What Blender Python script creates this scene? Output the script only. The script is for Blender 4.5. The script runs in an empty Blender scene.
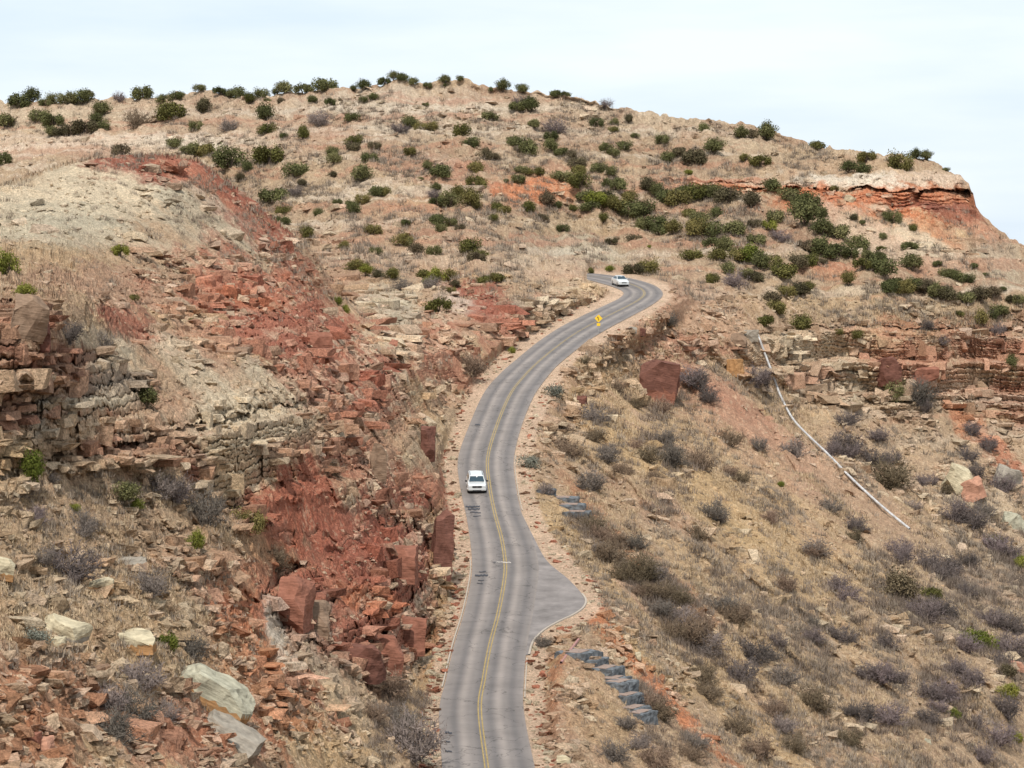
import bpy, bmesh, math, random
import numpy as np
from mathutils import Vector, Matrix
R = math.radians
rng = np.random.RandomState(7); random.seed(7)
scene = bpy.context.scene
COL = scene.collection
F = 2600.0; CX, HY = 512.0, 246.0; CAMZ = 100.0
PITCH = math.atan((384 - HY) / F)

def ray(px, py):
    """world direction through a photo pixel, scaled so that its y component is 1"""
    a = (np.asarray(px, float) - CX) / F; b = (np.asarray(py, float) - 384.0) / F
    c, s = math.cos(PITCH), math.sin(PITCH)
    y = c - b * s; z = -s - b * c
    return a / y, z / y

def pt(px, py, Y):
    x, z = ray(px, py)
    return np.stack([x * Y, Y + 0 * x, z * Y + CAMZ], -1)

# ------------------------------------------------------------------ noise
_T = np.random.RandomState(11).rand(64, 64, 64).astype(np.float32)
def vnoise(x, y, z):
    xi = np.floor(x).astype(np.int32); yi = np.floor(y).astype(np.int32); zi = np.floor(z).astype(np.int32)
    fx = (x - xi).astype(np.float32); fy = (y - yi).astype(np.float32); fz = (z - zi).astype(np.float32)
    fx = fx*fx*(3-2*fx); fy = fy*fy*(3-2*fy); fz = fz*fz*(3-2*fz)
    x0 = xi & 63; x1 = (xi+1) & 63; y0 = yi & 63; y1 = (yi+1) & 63; z0 = zi & 63; z1 = (zi+1) & 63
    def L(a, b, t): return a + (b-a)*t
    return L(L(L(_T[x0,y0,z0], _T[x1,y0,z0], fx), L(_T[x0,y1,z0], _T[x1,y1,z0], fx), fy),
             L(L(_T[x0,y0,z1], _T[x1,y0,z1], fx), L(_T[x0,y1,z1], _T[x1,y1,z1], fx), fy), fz)
def fbm(x, y, z, s, octv=4, gain=0.5, seed=0.0):
    """value fbm in -1..1, s = feature size in metres (number or triple)"""
    if not isinstance(s, tuple): s = (s, s, s)
    x = x/s[0]+seed*7.13+31.7; y = y/s[1]+seed*3.71+17.3; z = z/s[2]+seed*5.37+5.1
    tot = 0; amp = 1.0; n = 0
    for o in range(octv):
        tot = tot + amp*(vnoise(x, y, z)*2-1); n += amp
        x = x*2.03+1.7; y = y*2.03+9.2; z = z*2.03+3.3; amp *= gain
    return tot/n*1.6
def hsh(i, j, k):
    h = (i.astype(np.int64)*73856093) ^ (j.astype(np.int64)*19349663) ^ (np.asarray(k).astype(np.int64)*83492791)
    h = (h ^ (h >> 13))*1274126177; h = h & 0x7fffffff
    return ((h ^ (h >> 16)) & 0xffff).astype(np.float32)/65535.0
def voro(x, y, k):
    """2-d cells, k = integer key per point: nearest distance, gap to the second, cell value"""
    xi = np.floor(x).astype(np.int64); yi = np.floor(y).astype(np.int64)
    d1 = np.full(x.shape, 9.0, np.float32); d2 = d1.copy(); c = np.zeros(x.shape, np.float32)
    for i in (-1, 0, 1):
        for j in (-1, 0, 1):
            a = xi+i; b = yi+j
            px = a + 0.15+0.7*hsh(a, b, k); py = b + 0.15+0.7*hsh(a, b, np.asarray(k)+57)
            d = np.sqrt((px-x)**2+(py-y)**2).astype(np.float32)
            v = hsh(a, b, np.asarray(k)+131)
            n = d < d1
            d2 = np.where(n, d1, np.minimum(d2, d)); c = np.where(n, v, c); d1 = np.where(n, d, d1)
    return d1, d2-d1, c
def sm(a, b, x):
    t = np.clip((x-a)/(b-a), 0, 1); return t*t*(3-2*t)

# ------------------------------------------------------------------ layout curves
RY = np.array([(-200,600),(255,500),(265,488),(270,475),(276,462),(282,447),(290,435),(300,423),(320,402),(335,386),(360,362),(393,334),(426,312),
      (459,294),(485,282),(515,268),(563,248),(600,234),(646,217),(712,196),(768,180),(860,158),(960,139)], float)
def Y0(py):
    return 1.0/np.interp(py, RY[:,0], 1.0/RY[:,1])
EDGES = [((447,900),(575,900)),((444,830),(550,830)),((442,768),(535,768)),((439,712),(524,712)),((446,680),(524,679)),((454,646),(527,646)),((464,613),(533,613)),((471,580),(538,580)),
 ((472,563),(538,561)),((470,540),(532,538)),((466,515),(522,514)),((460,487),(516,486)),((458,459),(514,459)),((469,426),(521,428)),
 ((484,393),(533,398)),((500,374),(545,380)),((517,359),(557,366)),((538,342),(575,351)),((559,328),(591,339)),((580,317),(611,327)),
 ((597,309),(630,317)),((610,303),(645,309)),((619,298.5),(657,301.5)),((623.5,294),(663,294.5)),((621,290.5),(658,287.5)),((613,287),(645,282)),
 ((603,284),(628,278)),((592,281),(608,275)),((578,278),(592,273.5)),((566,276),(576,272.5))]
def catmull(P, n):
    P = np.array(P, float); P = np.vstack([2*P[0]-P[1], P, 2*P[-1]-P[-2]]); out = []
    for i in range(1, len(P)-2):
        t = np.linspace(0, 1, n, endpoint=False)[:, None]
        a, b, c, d = P[i-1], P[i], P[i+1], P[i+2]
        out.append(0.5*((2*b)+(-a+c)*t+(2*a-5*b+4*c-d)*t*t+(-a+3*b-3*c+d)*t**3))
    out.append(P[-2][None]); return np.vstack(out)
RL = catmull([e[0] for e in EDGES], 8); RR = catmull([e[1] for e in EDGES], 8)
PULL = [(522,514),(534,538),(547,561),(568,579),(582,594),(586,601),(583,608),(573,615),(558,622),(543,631),(533,642),(529,655)]
PULL = catmull(PULL, 5)
CREST = np.array([(-200,106),(-60,104),(0,102.5),(100,100.5),(133,97),(200,94),(266,92.5),(340,89),(373,85),(406,83),(473,83),(506,88),(539,91.5),(572,98),
 (606,106),(640,111.5),(680,117),(734,121.5),(784,135),(833,150),(883,154),(915,157),(933,160),(950,169),(960,174.6),(969,183),(973,195),(976,206),(983,215),
 (999,229),(1016,239),(1024,246),(1060,262),(1120,282),(1240,310)], float)

CTRL_MAIN = [(-200,106,640),(0,103,640),(100,98,640),(200,94,635),(300,90,625),(400,83,610),(500,88,600),(600,104,590),(700,119,585),(800,147,575),(900,157,565),
 (969,185,552),(1024,246,540),(1200,300,540),
 (0,150,610),(100,150,600),(200,150,590),(300,150,570),(400,150,560),(500,150,556),(600,150,562),(700,165,556),(800,183,545),(900,182,542),(900,210,536),(960,215,536),
 (300,200,530),(400,200,518),(500,200,520),(600,200,532),(700,210,528),(800,235,512),(900,250,508),(970,250,512),(1024,290,500),
 (-150,200,590),(100,210,560),(200,260,500),(350,250,470),(450,250,472),(550,245,498),(640,262,488),(590,254,500),(600,265,486),(572,277,444),(560,272,452),(582,276,446),(566,262,476),(530,268,455),(625,268,484),(662,276,476),(684,288,460),(700,262,490),(800,280,490),(900,292,492),
 (450,282,430),(350,280,428),(380,288,412),(400,310,375),(500,292,402),(520,288,408),(560,284,422),(600,282,436),
 (395,345,308),(425,370,318),(450,395,327),(470,392,333),(500,358,361),(545,326,393),(580,311,410),(606,300,424),(540,300,405),(570,296,414),(500,315,385),(470,340,355),(470,310,380),
 (700,600,258),(600,560,255),(900,600,309),(1000,700,278),(700,450,345),(650,500,290),(600,400,345),(580,450,308),(700,380,408),(640,350,400),(750,340,440),(660,330,412),(700,320,436),(750,310,455),
 (680,290,450),(640,400,370),(620,600,236),(600,680,206),
 (800,330,462),(800,346,458),(800,397,447),(800,430,418),(900,345,472),(900,400,464),(900,440,448),(1000,350,486),(1000,415,476),(1000,480,450),(1000,560,385),
 (1024,768,263),(900,768,232),(700,768,196),(600,768,182),(1200,768,300),(1200,500,450),(1200,360,500),(1200,900,255),(900,900,200),(700,900,165),
 (800,500,346),(850,310,478),(900,312,484),(1000,322,494),(800,700,240)]
CTRL_L = [(-200,900,74),(0,900,86),(0,768,104),(0,650,120),(0,560,136),(0,475,152),(0,430,155),(0,325,160),(0,298,172),(0,240,232),(0,185,275),
 (-200,768,85),(-200,500,122),(-200,330,140),(-200,190,255),
 (100,768,117),(100,650,134),(100,560,151),(100,470,167),(100,400,172),(100,350,182),(60,312,170),(100,300,202),(100,230,255),(100,160,292),
 (200,900,110),(200,768,131),(200,680,146),(200,600,160),(200,515,178),(230,505,184),(200,440,187),(200,400,194),(200,340,218),(200,280,255),(200,200,288),(200,163,302),
 (300,900,138),(300,768,152),(300,700,166),(300,630,182),(300,560,197),(300,480,205),(300,420,214),(300,380,224),(300,320,262),(300,290,290),(300,250,320),
 (380,900,152),(380,768,170),(365,690,187),(380,640,198),(380,560,212),(380,480,232),(380,430,250),(370,370,282),(350,310,330),
 (420,640,219),(440,600,232),(440,540,250),(425,480,262),(420,420,292),(395,345,308),(425,370,318),(450,395,327),(420,768,178),(420,700,199)]
def tps(ctrl, qx, qy):
    P = np.array(ctrl, float); X = P[:, :2]/200; v = 1000.0/P[:, 2]; n = len(P)
    def U(r2): return np.where(r2 > 1e-12, 0.5*r2*np.log(np.maximum(r2, 1e-12)), 0)
    K = U(((X[:, None]-X[None])**2).sum(-1)) + np.eye(n)*0.004
    Pm = np.hstack([np.ones((n, 1)), X]); A = np.block([[K, Pm], [Pm.T, np.zeros((3, 3))]])
    w = np.linalg.solve(A, np.concatenate([v, np.zeros(3)]))
    Q = np.stack([qx.ravel(), qy.ravel()], -1)/200
    out = np.hstack([np.ones((len(Q), 1)), Q]) @ w[n:]
    for i in range(0, len(Q), 20000):
        q = Q[i:i+20000]; out[i:i+20000] += U(((q[:, None]-X[None])**2).sum(-1)) @ w[:n]
    return out.reshape(qx.shape)
_cx = np.arange(-240, 1281, 8.0); _cy = np.arange(60, 981, 8.0)
_GX, _GY = np.meshgrid(_cx, _cy, indexing='ij')
_TM = tps(CTRL_MAIN, _GX, _GY); _TL = tps(CTRL_L, _GX, _GY)
def bil(T, px, py):
    u = np.clip((px-_cx[0])/8, 0, len(_cx)-1.001); v = np.clip((py-_cy[0])/8, 0, len(_cy)-1.001)
    i = u.astype(int); j = v.astype(int); a = u-i; b = v-j
    return (T[i,j]*(1-a)+T[i+1,j]*a)*(1-b)+(T[i,j+1]*(1-a)+T[i+1,j+1]*a)*b

def poly_sd(px, py, poly):
    """signed pixel distance to a closed polygon, negative inside"""
    poly = np.array(poly, float); d = np.full(px.shape, 1e9, np.float32); ins = np.zeros(px.shape, bool)
    for i in range(len(poly)):
        a = poly[i]; b = poly[(i+1) % len(poly)]
        e = b-a; l2 = max((e**2).sum(), 1e-9)
        t = np.clip(((px-a[0])*e[0]+(py-a[1])*e[1])/l2, 0, 1)
        d = np.minimum(d, ((px-a[0]-t*e[0])**2+(py-a[1]-t*e[1])**2).astype(np.float32))
        if a[1] != b[1]:
            c = ((a[1] > py) != (b[1] > py)) & (px < (b[0]-a[0])*(py-a[1])/(b[1]-a[1])+a[0]); ins ^= c
    d = np.sqrt(d); return np.where(ins, -d, d)
FOOT_L = [(428,900),(418,768),(424,712),(431,680),(438,646),(447,613),(453,580),(453,545),(450,515),(446,487),(444,459),(455,424),(470,390),(486,369),(505,352),(528,335),(551,321),(574,310),(592,303),(605,297),(611,293),(609,290),(603,287.5),(596,284),(591,280),(589,274)]
FOOT_R = [(591,271),(612,272),(634,275),(652,279),(667,285),(673,292),(667,302),(650,315),(632,325),(612,337),(592,349),(574,362),(562,378),(550,400),(538,430),(530,460),(533,487),(541,515),(556,540),(578,567),(598,592),(603,604),(594,616),(577,626),(558,637),(547,655),(544,690),(545,720),(553,768),(600,900)]
CORR = FOOT_L + FOOT_R
LPOLY = [(-400,186),(-100,188),(0,185),(40,172),(70,163),(100,160),(130,155.5),(165,155),(200,162),(225,180),(255,203),(280,225),(300,240),(318,262),(330,283),(345,298),(365,318),(390,345),(422,370),(447,393),(444,459),(450,515),(453,545),(447,613),(431,680),(418,768),(428,1000),(-400,1000)]

def base_depth(px, py):
    dm = bil(_TM, px, py); dl = bil(_TL, px, py)
    sl = poly_sd(px, py, LPOLY)
    # a sharp hill brow where the near bluff stands in front of the mesa, softer where they run together
    soft = np.interp(px, [-400, 320, 400, 440], [1.0, 1.5, 10, 14])
    w = sm(soft, -soft, sl)
    d = dm*(1-w)+dl*w
    sc = poly_sd(px, py, CORR)
    wide = np.where((px > 530) & (px-505 > (768-py)*-.0), np.interp(py, [270, 300, 480, 768], [9, 26, 26, 12]), 9)
    wide = np.where((py < 288) | (px < np.interp(py, [290, 340, 400, 480, 560, 768], [640, 575, 520, 500, 500, 500])), 9, wide)
    wc = sm(1, 0, sc/wide)*np.where(py < 262, 0, 1)
    # thin margin at the far bend
    wc = np.where((py < 300) & (px < 612) & (py > 284.5) , wc*sm(5, 0, sc), wc)
    d = d*(1-wc)+(1000.0/Y0(py))*wc
    return 1000.0/d, w, wc, sc, sl

# ------------------------------------------------------------------ cliff zones and colour zones (photo pixels)
def blob(px, py, B, n1=0, n2=0):
    cx, cy, rx, ry, ang = B[:5]
    c, s = math.cos(R(ang)), math.sin(R(ang)); dx = px-cx; dy = py-cy
    u = (dx*c+dy*s)/rx; v = (-dx*s+dy*c)/ry
    return np.sqrt(u*u+v*v)+n1*0.35
CLIFFS = [(20,320,42,26,8,1),(70,385,90,40,10,1),(110,440,75,30,2,1),(10,455,40,45,0,.8),(230,455,48,60,0,1),(245,500,30,30,0,.9),(180,345,60,16,10,.6),(250,320,130,42,20,1),(330,360,70,45,15,1),(180,262,60,9,15,.45),(225,275,36,16,10,.5),
 (300,430,60,45,0,.9),(370,400,45,60,0,.9),(345,480,70,35,10,.8),(400,560,62,50,-10,1),(380,640,62,40,-20,1),(440,560,22,60,5,1),(300,605,35,35,0,1),(185,562,45,22,15,.7),(110,590,40,12,5,.4),(60,570,60,20,10,.35),
 (30,690,40,20,0,.5),(120,720,40,20,0,.5),(290,690,50,40,30,.5),(420,330,60,28,15,.75),(430,390,40,35,0,.75),(495,320,45,22,-10,.6),(560,300,45,16,-15,.7),(380,300,40,22,20,.6),(330,270,30,30,30,.8),
 (865,370,130,42,5,1),(1000,380,60,50,5,1),(760,345,30,16,0,.5),(950,340,100,16,3,.7),(1010,440,60,20,25,.5),(660,380,24,20,0,.4),(640,312,40,8,-15,.6),(700,345,40,20,0,.4),
 (905,197,95,17,3,.55),(760,187,110,4,2,.5),(150,142,190,10,-1,.5),(60,130,90,20,0,.25),(290,135,60,14,-10,.3),(520,190,60,16,0,.15),(620,195,80,12,5,.12),(940,235,60,24,25,.4)]
def cliff_mask(px, py, n):
    m = np.zeros(px.shape, np.float32)
    for B in CLIFFS:
        q = blob(px, py, B, n); m = np.maximum(m, B[5]*sm(1.15, 0.8, q))
    return m

def srgb(r, g, b):
    c = np.array([r, g, b])/255.0
    return np.where(c <= 0.04045, c/12.92, ((c+0.055)/1.055)**2.4)
PAL = dict(tan=srgb(178,151,123), straw=srgb(192,161,121), pink=srgb(180,144,119), pinkpale=srgb(203,178,154), cream=srgb(205,186,158), green=srgb(190,178,154),
 red=srgb(158,98,80), redlt=srgb(180,120,96), orange=srgb(194,126,90), dred=srgb(128,82,68), brown=srgb(128,98,78), grey=srgb(146,136,122), white=srgb(214,200,180), shoulder=srgb(205,176,150), rust=srgb(178,112,78), redclay=srgb(168,106,84))
COLZ = [ # mesa
 (300,110,420,26,0,'pinkpale',.6),(450,150,400,60,4,'tan',.4),(420,112,120,22,5,'white',.5),(60,118,120,14,0,'cream',.5),(700,135,120,14,8,'cream',.35),
 (150,143,190,11,-1,'pinkpale',.9),(70,150,60,8,0,'redlt',.4),(200,141,60,5,0,'white',.7),(320,140,40,12,-25,'pink',.8),
 (520,140,120,30,5,'tan',.5),(640,150,80,16,5,'tan',.6),(800,168,90,12,8,'tan',.8),(300,185,60,40,20,'tan',.5),
 (430,165,50,10,8,'redlt',.5),(535,190,42,17,0,'orange',.9),(385,182,70,7,-15,'pinkpale',.7),(455,182,50,6,5,'redlt',.55),
 (395,215,50,16,-15,'orange',.35),(570,227,75,10,0,'straw',.5),(540,243,60,14,0,'grey',.35),(590,252,34,14,8,'green',.75),(420,245,100,25,0,'pink',.5),(460,215,160,8,2,'tan',.4),
 (480,268,130,10,0,'tan',.6),(400,268,70,14,0,'pink',.4),
 (780,187,120,6,1.5,'pinkpale',.8),(720,181,60,3,0,'redlt',.7),(620,181,60,3,0,'redlt',.5),(700,230,120,40,15,'tan',.4),(560,270,60,10,0,'pinkpale',.5),
 (880,182,110,7,2,'white',.9),(640,190,50,4,0,'redlt',.6),(940,180,40,9,8,'pinkpale',.9),(885,202,108,16,3,"orange",1),(880,201,105,9,3,'redlt',.35),(760,189,100,4,2,'orange',.9),(925,207,46,5,4,'red',.8),(950,212,40,9,8,'dred',.8),(955,190,25,4,0,'red',.0),
 (915,235,60,24,32,'orange',.5),(870,235,60,22,15,'pinkpale',.7),(930,250,60,14,35,'cream',.75),(985,235,40,12,42,'redlt',.6),(1005,262,40,18,40,'green',.6),(960,268,60,8,30,'cream',.6),
 (835,272,26,9,5,'orange',.7),(620,290,24,8,0,'straw',.0),
 # road cut
 (500,290,120,9,-4,'tan',.7),(560,297,60,12,-14,'cream',.5),(590,290,30,9,-20,'straw',.5),(520,302,50,8,-5,'grey',.45),(483,307,40,22,25,'red',.95),(455,303,18,10,20,'white',.6),(450,325,50,16,15,'pink',.7),(430,350,50,30,30,'redlt',.6),
 (500,335,30,16,-40,'redlt',.5),(465,370,30,25,0,'redlt',.45),(385,305,30,30,40,'green',.8),(400,330,16,34,25,'green',.55),(398,365,10,30,15,'cream',.6),
 # near bluff
 (160,230,230,80,20,'tan',.7),(70,200,130,38,-8,'cream',1),(110,195,70,26,10,'cream',.7),(60,215,50,20,0,'green',.5),(210,225,26,70,-55,'green',.6),(150,170,40,8,5,'pinkpale',.8),(180,169,90,15,7,'red',1),(205,180,60,14,20,'redlt',.9),(250,205,26,60,-50,'redlt',.95),(240,195,9,60,-52,'red',.8),(215,205,8,50,-55,'pinkpale',.7),(290,270,20,40,-40,'redlt',.8),(265,240,14,55,-50,'red',.6),
 (60,235,90,16,5,'green',.6),(180,255,90,10,12,'cream',.5),(60,262,80,16,5,'straw',.35),(120,290,110,26,5,'pink',.8),(250,285,70,24,20,'redlt',.7),(230,250,40,8,30,'redlt',.5),(320,285,30,24,40,'brown',.4),
 (280,320,110,46,25,'redlt',.85),(130,325,45,16,20,'red',.8),(300,345,90,40,20,'red',.7),(250,300,40,8,10,'orange',.4),(200,350,50,24,35,'pink',.7),(190,370,60,14,45,'cream',.75),(255,370,26,10,50,'green',.6),
 (30,325,46,30,0,'brown',.7),(42,325,12,16,0,'dred',.6),(95,345,30,18,25,'green',.5),(80,370,80,20,12,'dred',.6),(120,378,26,30,10,'green',.55),(75,400,60,14,-20,'grey',.5),(90,408,40,9,-25,'cream',.5),(12,415,24,20,0,'red',.55),(40,415,10,36,0,'grey',.7),(130,440,50,24,0,'pink',.6),(112,440,24,16,0,'redlt',.6),(8,470,24,28,0,'straw',.8),
 (232,440,40,62,0,'cream',1),(225,470,36,40,0,'straw',.5),(285,410,30,34,20,'cream',.7),(195,465,12,20,0,'dred',.8),(175,455,22,12,0,'redlt',.5),(340,385,50,40,20,'redlt',.7),(375,400,30,50,0,'red',.6),(300,450,40,16,0,'pink',.5),
 (300,510,50,54,20,'redclay',1),(330,545,66,60,25,'redclay',.9),(255,590,40,50,45,'rust',.7),(372,460,40,30,10,'redlt',.6),(378,465,16,20,0,'green',.5),(400,440,35,20,0,'tan',.5),(410,500,50,40,0,'redlt',.8),(390,560,80,60,0,'red',.85),(375,640,80,50,0,'red',.85),(440,560,24,60,0,'dred',.35),(420,520,40,10,15,'tan',.5),(330,590,60,20,25,'redlt',.7),(370,600,40,12,20,'orange',.5),
 (300,600,26,40,0,'red',.8),(315,622,16,20,0,'grey',.8),(240,600,70,40,35,'redlt',.8),(240,640,60,24,40,'orange',.5),(230,585,30,20,40,'orange',.6),(280,650,8,50,-14,'white',.9),(305,655,50,10,45,'grey',.5),(335,690,60,24,40,'cream',.4),(320,745,70,26,30,'straw',.6),(270,700,70,40,30,'orange',.6),(330,715,40,5,50,'redlt',.7),
 (100,530,150,50,10,'tan',.75),(90,620,140,60,15,'straw',.4),(60,600,60,30,10,'cream',.3),(40,700,90,40,10,'rust',.55),(180,740,90,40,0,'redlt',.6),(30,760,60,30,0,'rust',.6),(140,670,40,20,10,'straw',.5),(240,545,60,10,20,'straw',.3),(210,745,40,16,0,'rust',.5),
 (385,700,36,50,-60,'tan',.5),(440,620,10,60,8,'straw',.6),(438,560,10,50,0,'straw',.6),(442,640,12,30,20,'rust',.4),(420,680,14,40,25,'straw',.6),(400,740,26,40,0,'tan',.6),
 # right slope
 (640,330,110,40,-20,'pink',.8),(600,370,60,26,-30,'straw',.5),(700,330,60,26,0,'redlt',.5),(760,320,100,20,0,'tan',.6),(560,420,26,60,20,'pink',.5),(600,430,50,40,0,'straw',.45),
 (800,455,150,14,36,'pink',.7),(730,400,60,12,33,'redlt',.4),(700,430,160,24,33,'straw',.4),(660,470,140,14,38,'straw',.8),(740,420,150,12,33,'redlt',.42),(720,500,160,20,38,'straw',.75),(800,470,160,26,33,'pink',.6),(830,560,180,24,33,'straw',.5),
 (640,560,120,10,48,'rust',.55),(620,640,90,9,45,'straw',.8),(590,560,80,8,48,'straw',.8),(660,690,120,8,47,'orange',.85),(590,610,30,14,40,'orange',.6),(720,640,120,10,42,'straw',.7),(690,600,60,12,45,'rust',.35),(570,700,40,50,0,'pink',.55),(600,720,60,30,45,'straw',.4),(760,730,120,20,45,'straw',.7),(555,660,10,60,0,'rust',.5),(540,625,20,8,0,'straw',.7),(552,640,12,20,0,'straw',.7),(550,490,20,30,0,'tan',.4),(560,520,14,40,-38,'straw',.7),
 (800,600,120,24,38,'straw',.6),(900,520,120,30,30,'tan',.6),(980,600,80,60,30,'grey',.25),(940,700,120,60,40,'tan',.5),
 (800,335,60,16,0,'tan',.5),(835,360,60,30,0,'cream',1),(790,345,40,14,0,'cream',.6),(815,378,36,10,0,'redlt',.55),(850,390,14,26,0,'green',.7),(900,360,50,24,5,'redlt',.75),(930,375,40,12,0,'redlt',.45),(905,392,70,10,3,'cream',.6),(990,350,50,20,5,'redlt',.7),(960,395,60,10,8,'pinkpale',.6),(1010,405,30,24,0,'red',.6),(905,330,60,12,0,'orange',.4),(985,440,50,13,45,'orange',.85),(1005,465,40,14,45,'red',.5),(960,340,60,5,3,'dred',.5),(985,500,50,20,40,'cream',.4),(900,430,80,12,20,'tan',.5),
 (945,300,120,12,5,'straw',.4),(830,300,90,14,0,'straw',.5),
]
def colour(px, py, x, y, z, n1, n2, cliff, sc, lay, layc):
    N = len(px)
    a1 = fbm(x, y, z, 14, 4, .55, 3); a2 = fbm(x, y, z, 2.6, 4, .6, 4); a3 = fbm(x, y, z, .5, 3, .7, 5)
    c = np.empty((N, 3)); c[:] = PAL['tan']
    def mixin(w, col):
        nonlocal c
        c = c*(1-w[:, None])+np.asarray(col)*w[:, None]
    mixin(sm(.1, .7, a1+.4*a2)*.6, PAL['pink']); mixin(sm(.15, .7, -a1+.4*a2)*.5, PAL['straw'])
    for B in COLZ:
        r = 1.9*math.hypot(B[2]*math.cos(R(B[4])), B[3]*math.sin(R(B[4]))); r2 = 1.9*math.hypot(B[2]*math.sin(R(B[4])), B[3]*math.cos(R(B[4])))
        k = np.where((np.abs(px-B[0]) < r) & (np.abs(py-B[1]) < r2))[0]
        if not len(k): continue
        q = blob(px[k], py[k], B)+.38*n1[k]+.42*a2[k]+.2*a3[k]
        if B[0] < 330 and B[1] < 300:      # soil of the near bluff stays on the bluff, soil of the mesa behind it on the mesa
            on = float(poly_sd(np.array([B[0]*1.0]), np.array([B[1]*1.0]), LPOLY)[0]) < 0; q = np.where((wl[k] > .5) == on, q, 9)
        wk = (B[6]*sm(1.3, .6, q))[:, None]; c[k] = c[k]*(1-wk)+PAL[B[5]]*wk
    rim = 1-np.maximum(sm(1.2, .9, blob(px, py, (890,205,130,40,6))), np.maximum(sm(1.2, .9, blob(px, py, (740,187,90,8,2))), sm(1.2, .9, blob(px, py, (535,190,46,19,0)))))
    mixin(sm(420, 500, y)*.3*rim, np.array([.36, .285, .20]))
    # the mesa is banded: pale and pink beds crop out along the contour through the soil
    bz = fbm(x, y, z, (120, 120, 1.5), 3, .6, 81)+.35*a2; fm = sm(420, 500, y)*rim
    mixin(fm*sm(.25, .5, bz)*.38, PAL['white']); mixin(fm*sm(.3, .6, -bz)*.38, PAL['redlt']*.95); mixin(fm*sm(.0, .6, a2+.5*a1)*.5, PAL['brown']*1.15)
    # bare orange earth and straw bands running down the right slope
    # beds: every layer keeps its own tone, strong on cliffs, faint on the slopes
    k = cliff[:, None]
    tone = np.array([PAL['dred'], PAL['red'], PAL['redlt'], PAL['cream'], PAL['green'], PAL['brown']])
    idx = (layc*5.99).astype(int)
    w = cliff*(.10+.38*sm(.45, .75, layc*.3+.35+.4*a2)); mixin(w*np.where(x > 40, .35, 1), tone[idx])
    v = 1+.16*a2+.12*a3+(.12+.1*(layc-.5))*cliff
    c = c*np.clip(v, .45, 1.5)[:, None]
    # scattered pale rubble and dark litter on open slopes
    mixin(sm(.42, .6, a3+.2*a2)*.35*(1-.5*cliff), PAL['cream'])
    mixin(sm(.35, .6, -a3+.25*a1)*.3, PAL['brown'])
    g = sm(3, -2, sc); mixin(g*.85, PAL['shoulder']*(1+.15*a2[:, None]))
    return np.clip(c, .02, .8)

# ------------------------------------------------------------------ terrain sheet
STEP = 1.0
ux = np.arange(-150, 1176, STEP); nrow = int(800/STEP); nback = 22
cre = np.interp(ux, CREST[:,0], CREST[:,1])
cre = cre + 0.8*np.interp(ux, np.arange(-150, 1180, 5), rng.randn(266))
s = np.linspace(0, 1, nrow)
PX = np.repeat(ux[:, None], nrow, 1); PY = cre[:, None]+(880-cre[:, None])*s[None]
px = PX.ravel(); py = PY.ravel()
Y, wl, wc, sc, sl = base_depth(px, py)
rx_, rz_ = ray(px, py)
n0 = fbm(px, py*1.6, 0*px, 34, 4, .55, 9)
cliff = cliff_mask(px, py, n0)*sm(0, 7, sc)*(1-.7*sm(1.25,.7,blob(px,py,(300,505,42,52,20))+.2*n0))*(1-.6*sm(1.25,.7,blob(px,py,(350,545,50,34,30))+.2*n0))
cliff = np.maximum(cliff, .55*sm(1.2,.8,blob(px,py,(300,440,170,190,35))+.3*n0)*sm(0, 7, sc)*sm(.0,.4,n0+.2))
x, y, z = rx_*Y, Y.copy(), rz_*Y+CAMZ
far = sm(300, 480, y)
# large relief along the line of sight: spurs and gullies
rel = fbm(x, y, z, (26, 60, 26), 3, .5, 1)
amp = (1.0+5.5*far)*(1-wc)*sm(0, 70, sc)
edge = sm(0, 6, py-np.repeat(cre, nrow))
ua = (px*math.cos(R(40))+py*math.sin(R(40))); va = (-px*math.sin(R(40))+py*math.cos(R(40)))
gul = fbm(ua/150, va/26, 0*px, 1.0, 4, .5, 61); gul = 1-2*np.abs(gul)
gz = np.maximum(np.maximum(sm(1.2,.7,blob(px,py,(760,560,300,190,35))), .3*sm(1.2,.7,blob(px,py,(190,240,170,80,15)))), .6*sm(1.2,.7,blob(px,py,(150,620,200,140,30))))
Y = Y + rel*amp*edge + gul*gz*sm(4, 50, sc)*edge*(2.4+3.6*sm(200, 350, Y))
g2v = fbm(px/16, py/60, 0*px, 1.0, 3, .55, 62); Y = Y + 1.0*(1-2*np.abs(g2v))*far*edge*sm(10, 60, sc)*sm(1.2,.7,blob(px,py,(450,190,640,120,5)))
x, y, z = rx_*Y, Y, rz_*Y+CAMZ
# beds
lr = np.random.RandomState(5)
def beds(lo, hi, tmin, tmax):
    b = [lo]
    while b[-1] < hi: b.append(b[-1]+tmin+(tmax-tmin)*lr.rand()**1.8)
    return np.array(b)
BIG = beds(0, 170, 1.6, 6.0); SML = beds(0, 170, .28, 1.3)
zz = z + .9*fbm(x, y, z, 30, 2, .5, 12) + .02*x + .25*fbm(x, y, z, 2.5, 3, .5, 13)
def saw(zz, B, face):
    i = np.clip(np.searchsorted(B, zz)-1, 0, len(B)-2); t = (zz-B[i])/(B[i+1]-B[i]); th = B[i+1]-B[i]
    # t rises with height: the face is at constant depth, the tread leans back above it
    return i, t, th, np.where(t < face, -(t/face)*face+face*.5, -face*.5+ (t-face)/(1-face)*face)*th
sg = np.clip(2.2-1.2*far, 1, 3)
i1, t1, th1, s1 = saw(zz, BIG, .82)
Y = Y + cliff*s1*1.35*np.where(hsh(i1, i1*0, i1*0+3) > .3, 1, .35)
x, y, z = rx_*Y, Y, rz_*Y+CAMZ
zz2 = z + .02*x + .7*fbm(x, y, z, 22, 2, .5, 12)+.12*fbm(x, y, z, 1.5, 2, .5, 14)
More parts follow.
